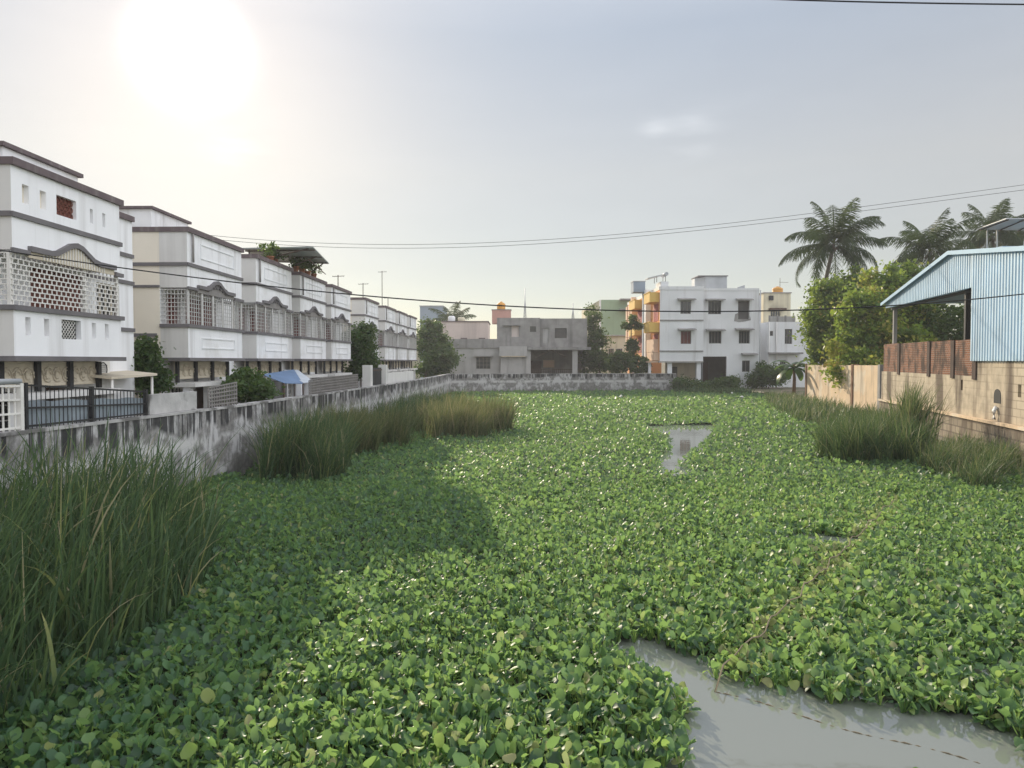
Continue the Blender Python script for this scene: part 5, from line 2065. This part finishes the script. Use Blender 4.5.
# orange flank: runs back from the near left corner
dpt = 21.0
b = MB()
b.face(((0, 0, zb0), (0, 0, zt1), (0, dpt, zt1), (0, dpt, zb0)))
b.face(((0, dpt, 0), (0, dpt, zt1), (xr(703), dpt, zt1), (xr(703), dpt, 0)))
b.face(((0, 5, 0), (0, 5, zb0), (0, dpt, zb0), (0, dpt, 0)))
b.build('flank_wall', M['orange'], ap)
for y0_, y1_, z0_, z1_, mt, nm in ((.6, 4.6, ZW(352), ZW(339), 'peach', 'flank_panel'),
                                   (.3, 4.4, ZW(360.5), ZW(352.3), 'peach', 'flank_panel')):
    q = MB()
    q.box((-.5, y0_, z0_), (-.002, y1_, z1_))
    q.build(nm, M[mt], ap)
for zc_ in (ZW(302), ZW(332)):
    for y0_, y1_, mt in ((.3, 3.6, 'yellow'), (9.5, 13.5, 'yellow')):
        q = MB()
        q.box((-1.0, y0_, zc_), (-.003, y1_, zc_ + 1.0))
        q.box((-1.06, y0_ - .05, zc_ + 1.003), (-.9, y1_ + .05, zc_ + 1.08))
        q.build('balcony', M[mt], ap)
for zc_, h in ((ZW(320.5), 1.75), (ZW(351.5), 1.8)):
    for y0_, y1_ in ((.7, 3.2), (7.0, 9.2), (9.8, 12.9)):
        q = MB()
        q.box((-.06, y0_, zc_), (-.003, y1_, zc_ + h))
        for k in range(1, 4):
            yy = y0_ + (y1_ - y0_) * k / 4
            q.box((-.085, yy - .03, zc_), (-.062, yy + .03, zc_ + h))
        q.build('shutter', M['shutter'], ap)
for y_, mt in ((5.0, 'white_clean'), (6.4, 'bluegrey'), (14.4, 'peach')):
    q = MB()
    q.box((-.55, y_, 0), (-.003, y_ + .8, zt1 + .5))
    q.build('flank_pier', M[mt], ap)
q = MB()
for k in range(3):
    q.box((-.35, 15.6 + k * 1.9, zb0 + 1.2), (-.003, 16.6 + k * 1.9, zt1 - .3))
q.build('flank_rib', M['peach'], ap)
for z_ in (ZW(340), ZW(310)):
    for k in range(3):
        q = MB()
        q.box((-.06, 15.0 + k * 1.9, z_ - .5), (-.004, 15.5 + k * 1.9, z_ + .6))
        q.build('flank_window', M['glass'], ap)
q = MB()
q.box((-1.1, .2, zb0 - .16), (-.105, 14, zb0 - .02))
q.build('flank_slab', M['peach'], ap)
for y_ in (.6, 6, 11):
    q = MB()
    q.box((-1.0, y_, 0), (-.75, y_ + .3, zb0 - .163))
    q.build('column', M['white_far'], ap)
q = MB()
q.box((0, -.04, zt1 + .002), (xr(703), .16, zt1 + .35))
q.box((-.05, .162, zt1 + .002), (.12, dpt, zt1 + .35))
q.box((U0, .46, ZW(290.5) + .002), (xr(760), .62, ZW(290.5) + .25))
q.build('roof_parapet', M['white_far'], ap)
q = MB()
q.box((xr(661), .3, zt1 + .36), (xr(668.5), 3, ZW(281.5)))
q.build('roof_block', M['white_far'], ap)

c = (X0 + xr(664), Yw + 1.6, G + ZW(281.5))
o = thing('solar_heater', 'tilted solar water heater on the left roof corner of the white apartments', 'solar panel', c)
q = MB()
q.prism([(-1.55, -.8, .35), (.35, -.8, .8), (.35, .9, .8), (-1.55, .9, .35)], (0, 0, .09))
q.build('panel', M['metalgrey'], o)
q = MB()
q.tube([(.35, -.9, .82), (.35, 1.0, .82)], .2, 10)
q.build('tank', M['metalgrey'], o)
q = MB()
for x_, h in ((-.6, .56), (.3, .66)):
    for y_ in (-.6, .7):
        q.tube([(x_, y_, 0), (x_, y_, h)], .03, 5)
q.build('stand', M['rust'], o)
c = (X0 + xr(650), Yw + 7.2, G + zt1 + .35)
o = thing('roof_tank', 'grey block shaped roof tank above the orange flank', 'water tank', c)
q = MB()
q.box((-.7, -.9, 0), (.6, .9, 1.15))
q.build('tank', M['bluegrey'], o)
q = MB()
q.box((-.75, -.95, 1.152), (.65, .95, 1.22))
q.build('lid', M['metalgrey'], o)
# sheet metal stair room
o = thing('roof_shed', 'pale sheet metal stair shed on the roof of the white apartments', 'roof shed', (X0 + xr(711), Yw + 2.4, G + ZW(290.5)))
xs_ = xr(733) - xr(711)
kk = 78 / 75.5
q = MB()
h_ = (290.5 - 274.5) * kw * kk
n = 14
for kx in range(n):
    q.box((xs_ * kx / n, 0 if kx % 2 else .03, 0), (xs_ * (kx + 1) / n, 3, h_))
q.prism([(-.003, .03, 0), (-.75, 1.6, 0), (-.75, 1.6, h_ - .05), (-.003, .03, h_ - .05)], (0, 1.3, 0))
q.build('sheet_wall', M['metalgrey'], o)
q = MB()
q.box((-.8, -.12, h_ + .002), (xs_ + .1, 3.1, h_ + .08))
q.build('roof_sheet', M['trimgrey'], o)
c = (X0 + xr(746), Yw + 1.6, G + ZW(290.5) + .25)
o = thing('roof_hatch', 'small grey hatch box on the right of the white roof', 'roof box', c)
q = MB()
q.prism([(-.3, 0, 0), (.3, 0, 0), (.3, 0, .45), (-.3, 0, .25)], (0, .6, 0))
q.build('casing', M['metalgrey'], o)

# lower white house to the right and the cream one behind it
Yl = 79.0
kl = Yl / FPX
o = thing('low_white_house', 'lower white house with grey terrace railing right of the apartments', 'house', (at(767.5, 361, Yl).x, Yl, G))
xl = lambda px: (px - 767.5) * kl
zl = lambda py: EYE + (361 - py) * kl - G
b = MB()
hh = [(xl(784.5), xl(792), zl(344), zl(329)), (xl(769), xl(773), zl(336), zl(331)), (xl(780), xl(786), zl(372), zl(360))]
b.facade((0, 0, 0), (1, 0, 0), (0, -1, 0), xl(836), zl(322), hh, .25)
b.box((.01, .26, 0), (xl(836), 9, zl(322)))
b.face(((0, 0, 0), (0, .26, 0), (0, .26, zl(322)), (0, 0, zl(322))))
b.face(((0, 0, zl(322)), (xl(836), 0, zl(322)), (xl(836), .26, zl(322)), (0, .26, zl(322))))
b.build('wall', M['white_far'], o)
for a, c, d, e_ in hh:
    window_part('window', o, a, c, d, e_, .15, 3, 'greybar', 'glass', 2)
b = MB()
b.box((0, -.9, zl(354)), (xl(800), -.003, zl(352.5)))
b.build('sunshade', M['concrete'], o)
b = MB()
b.box((xl(769), .02, zl(322) + .003), (xl(795), .16, zl(316.5)))
b.build('terrace_parapet', M['concrete_lt'], o)
b = MB()
for px in (769, 777, 785, 793):
    b.box((xl(px) - .1, -.02, zl(322) + .003), (xl(px) + .1, .018, zl(315.5)))
b.build('parapet_posts', M['concrete'], o)
for px in (768.7, 776):
    q = MB()
    q.tube([(xl(px), -.08, .2), (xl(px), -.08, zl(322))], .06, 6)
    q.build('drain_pipe', M['pvc'], o)

Yc = 88.0
kc = Yc / FPX
o = thing('cream_house', 'rain stained cream house rising behind the lower white house', 'house', (at(763, 361, Yc).x, Yc, G))
xc = lambda px: (px - 763) * kc
zc = lambda py: EYE + (361 - py) * kc - G
b = MB()
hh = [(xc(770), xc(780), zc(318), zc(311))]
b.facade((0, 0, 0), (1, 0, 0), (0, -1, 0), xc(790), zc(293.5), hh, .2)
b.box((.01, .21, 0), (xc(790), 8, zc(293.5)))
b.face(((0, 0, 0), (0, .22, 0), (0, .22, zc(293.5)), (0, 0, zc(293.5))))
b.build('wall', M['creamfar'], o)
window_part('window', o, xc(770), xc(780), zc(318), zc(311), .12, 4, 'creamfar', 'glass')
b = MB()
b.box((xc(768), -.7, zc(310.3)), (xc(784), -.003, zc(308.5)))
b.build('sunshade', M['wood'], o)
b = MB()
b.box((-.1, -.1, zc(293.5) + .003), (xc(790) + .1, 8, zc(292.5)))
b.build('coping', M['concrete'], o)
c = at(777.5, 292.5, 89.5)
o = thing('water_tank', 'orange plastic water tank on the stained cream house', 'water tank', (c.x, 89.5, zc(292.5) + G))
q = MB()
q.lathe([(r_ * 1.2, h * .85) for r_, h in TANK], (0, 0, 0), 18)
q.build('tank', M['orange_tank'], o)
c = at(772, 298, 87.5)
o = thing('wall_box', 'dark box fixed at the top of the stained cream house', 'box', (c.x, Yc - .003, c.z))
q = MB()
q.box((-.22, -.4, -.25), (.22, 0, .3))
q.build('casing', M['iron'], o)
c = at(779, 285, 89.5)
o = thing('roof_aerial', 'thin aerial with a crossbar behind the orange tank on the cream house', 'aerial', (c.x + .3, 90, zc(292.5) + G))
q = MB()
q.tube([(0, 0, 0), (0, 0, 1.9)], .03, 5)
q.tube([(-.1, 0, 1.4), (1.0, 0, 1.35)], .02, 5)
q.build('mast', M['rust'], o)
# distant roof line that closes the gaps
for px0, px1, pt, Y, mt, lab in ((536, 592, 345, 118, 'creamfar', 'distant cream house seen through the grey house porch'), (790, 850, 352, 110, 'pinkwall', 'distant pinkish house behind the banana plant'),
                                 (380, 425, 340, 125, 'creamfar', 'distant cream house behind the drab tree')):
    a = at(px0, 361, Y)
    c = at(px1, 361, Y)
    o = thing('distant_house', lab, 'house', (a.x, Y, G))
    q = MB()
    q.box((0, 0, 0), (c.x - a.x, 8, at(px0, pt, Y).z - G))
    q.build('wall', M[mt], o)
    q = MB()
    q.box((-.1, -.15, at(px0, pt, Y).z - G + .003), (c.x - a.x + .1, 8.1, at(px0, pt, Y).z - G + .25))
    q.build('coping', M['concrete'], o)

# ---------------------------------------------------------------- cables
def cable(label, pts, Y, r, group=None):
    """cable through photograph points at depth Y; smooth sag between them"""
    xs = np.array([q[0] for q in pts], float)
    ys = np.array([q[1] for q in pts], float)
    co = np.polyfit(xs, ys, min(3, len(pts) - 1))
    P = [at(x, float(np.polyval(co, x)), Y) for x in np.linspace(xs[0], xs[-1], 60)]
    q = MB()
    q.tube(P, r, 6)
    return tag(q.build('overhead_cable', M['cable']), label, 'cable', group)


cable('thick black cable crossing in front of the largest house and all the roofs', [(-60, 241), (0, 249.5), (110, 266.5), (243, 283), (350, 294), (440, 302), (630, 311.5), (820, 309), (1024, 293), (1100, 285)], 13.2, .012)
cable('upper of the two thin wires above the palms', [(120, 224), (215, 235), (300, 241), (450, 245), (560, 240), (700, 225), (860, 207), (1024, 185), (1090, 176)], 42, .012, 'thin wires above the palms')
cable('lower of the two thin wires above the palms', [(120, 228), (215, 238), (300, 244), (450, 249), (560, 244.5), (700, 229), (860, 210.5), (1024, 190), (1090, 182)], 41, .012, 'thin wires above the palms')
cable('short dark cable across the top right of the sky', [(700, -4), (795, 0), (900, 2.5), (1024, 4.5), (1100, 5)], 11, .011)

# line of debris caught along a sunken rope in the open water
q = MB()
p0, p1 = on_z(715, 692), on_z(985, 766)
pts = []
e0 = on_z(893, 500, .2)
for k in range(50):
    f = k / 50
    pts.append(e0.lerp(Vector((p0.x, p0.y, .16)), f) + Vector((.04 * math.sin(k * .9), 0, .035 * math.sin(k * 1.7))))
for k in range(60):
    f = k / 59
    pts.append(p0.lerp(p1, f) + Vector((0, .05 * math.sin(f * 9), -.005 + .006 * math.sin(k * 2.3) + .004 * math.sin(k * .61))))
q.tube(pts, .009, 5)
tag(q.build('floating_rope', M['straw']), 'thin straw brown rope trailing over the plants and across the open water', 'rope')
for i, (px, py, s_, lab) in enumerate(((742, 398, .5, 'white plastic scrap lying on the plants before the white house'), (621, 397, .35, 'white plastic scrap on the plants near the far wall'),
                                       (732, 394, .3, 'small pale scrap near the bank under the low shrub'))):
    c = on_z(px, py, .28)
    q = MB()
    n = 8
    V0 = [(s_ * .5 * math.cos(2 * math.pi * k / n) * random.uniform(.6, 1.1), s_ * .35 * math.sin(2 * math.pi * k / n) * random.uniform(.6, 1.1), random.uniform(0, .12)) for k in range(n)]
    for k in range(n):
        q.face((V0[k], V0[(k + 1) % n], (0, 0, .2)))
        q.face((V0[(k + 1) % n], V0[k], (0, 0, -.05)))
    o = q.build('plastic_scrap', M['paper'])
    o.location = c
    tag(o, lab, 'litter', 'plastic scraps on the plants')

hz = MB()
hz.box((-160, -12, -1.5), (160, 150, 18.5))
ho = hz.build('haze', bpy.data.materials.new('thin_haze'))
hm = ho.data.materials[0]
hm.use_nodes = True
hm.node_tree.nodes.clear()
pv = hm.node_tree.nodes.new('ShaderNodeVolumePrincipled')
pv.inputs['Color'].default_value = (.93, .95, 1.0, 1)
pv.inputs['Density'].default_value = .0007
pv.inputs['Anisotropy'].default_value = .3
mo = hm.node_tree.nodes.new('ShaderNodeOutputMaterial')
hm.node_tree.links.new(pv.outputs[0], mo.inputs['Volume'])
tag(ho, 'thin pale haze in the air over the pond', 'haze', kind='stuff')
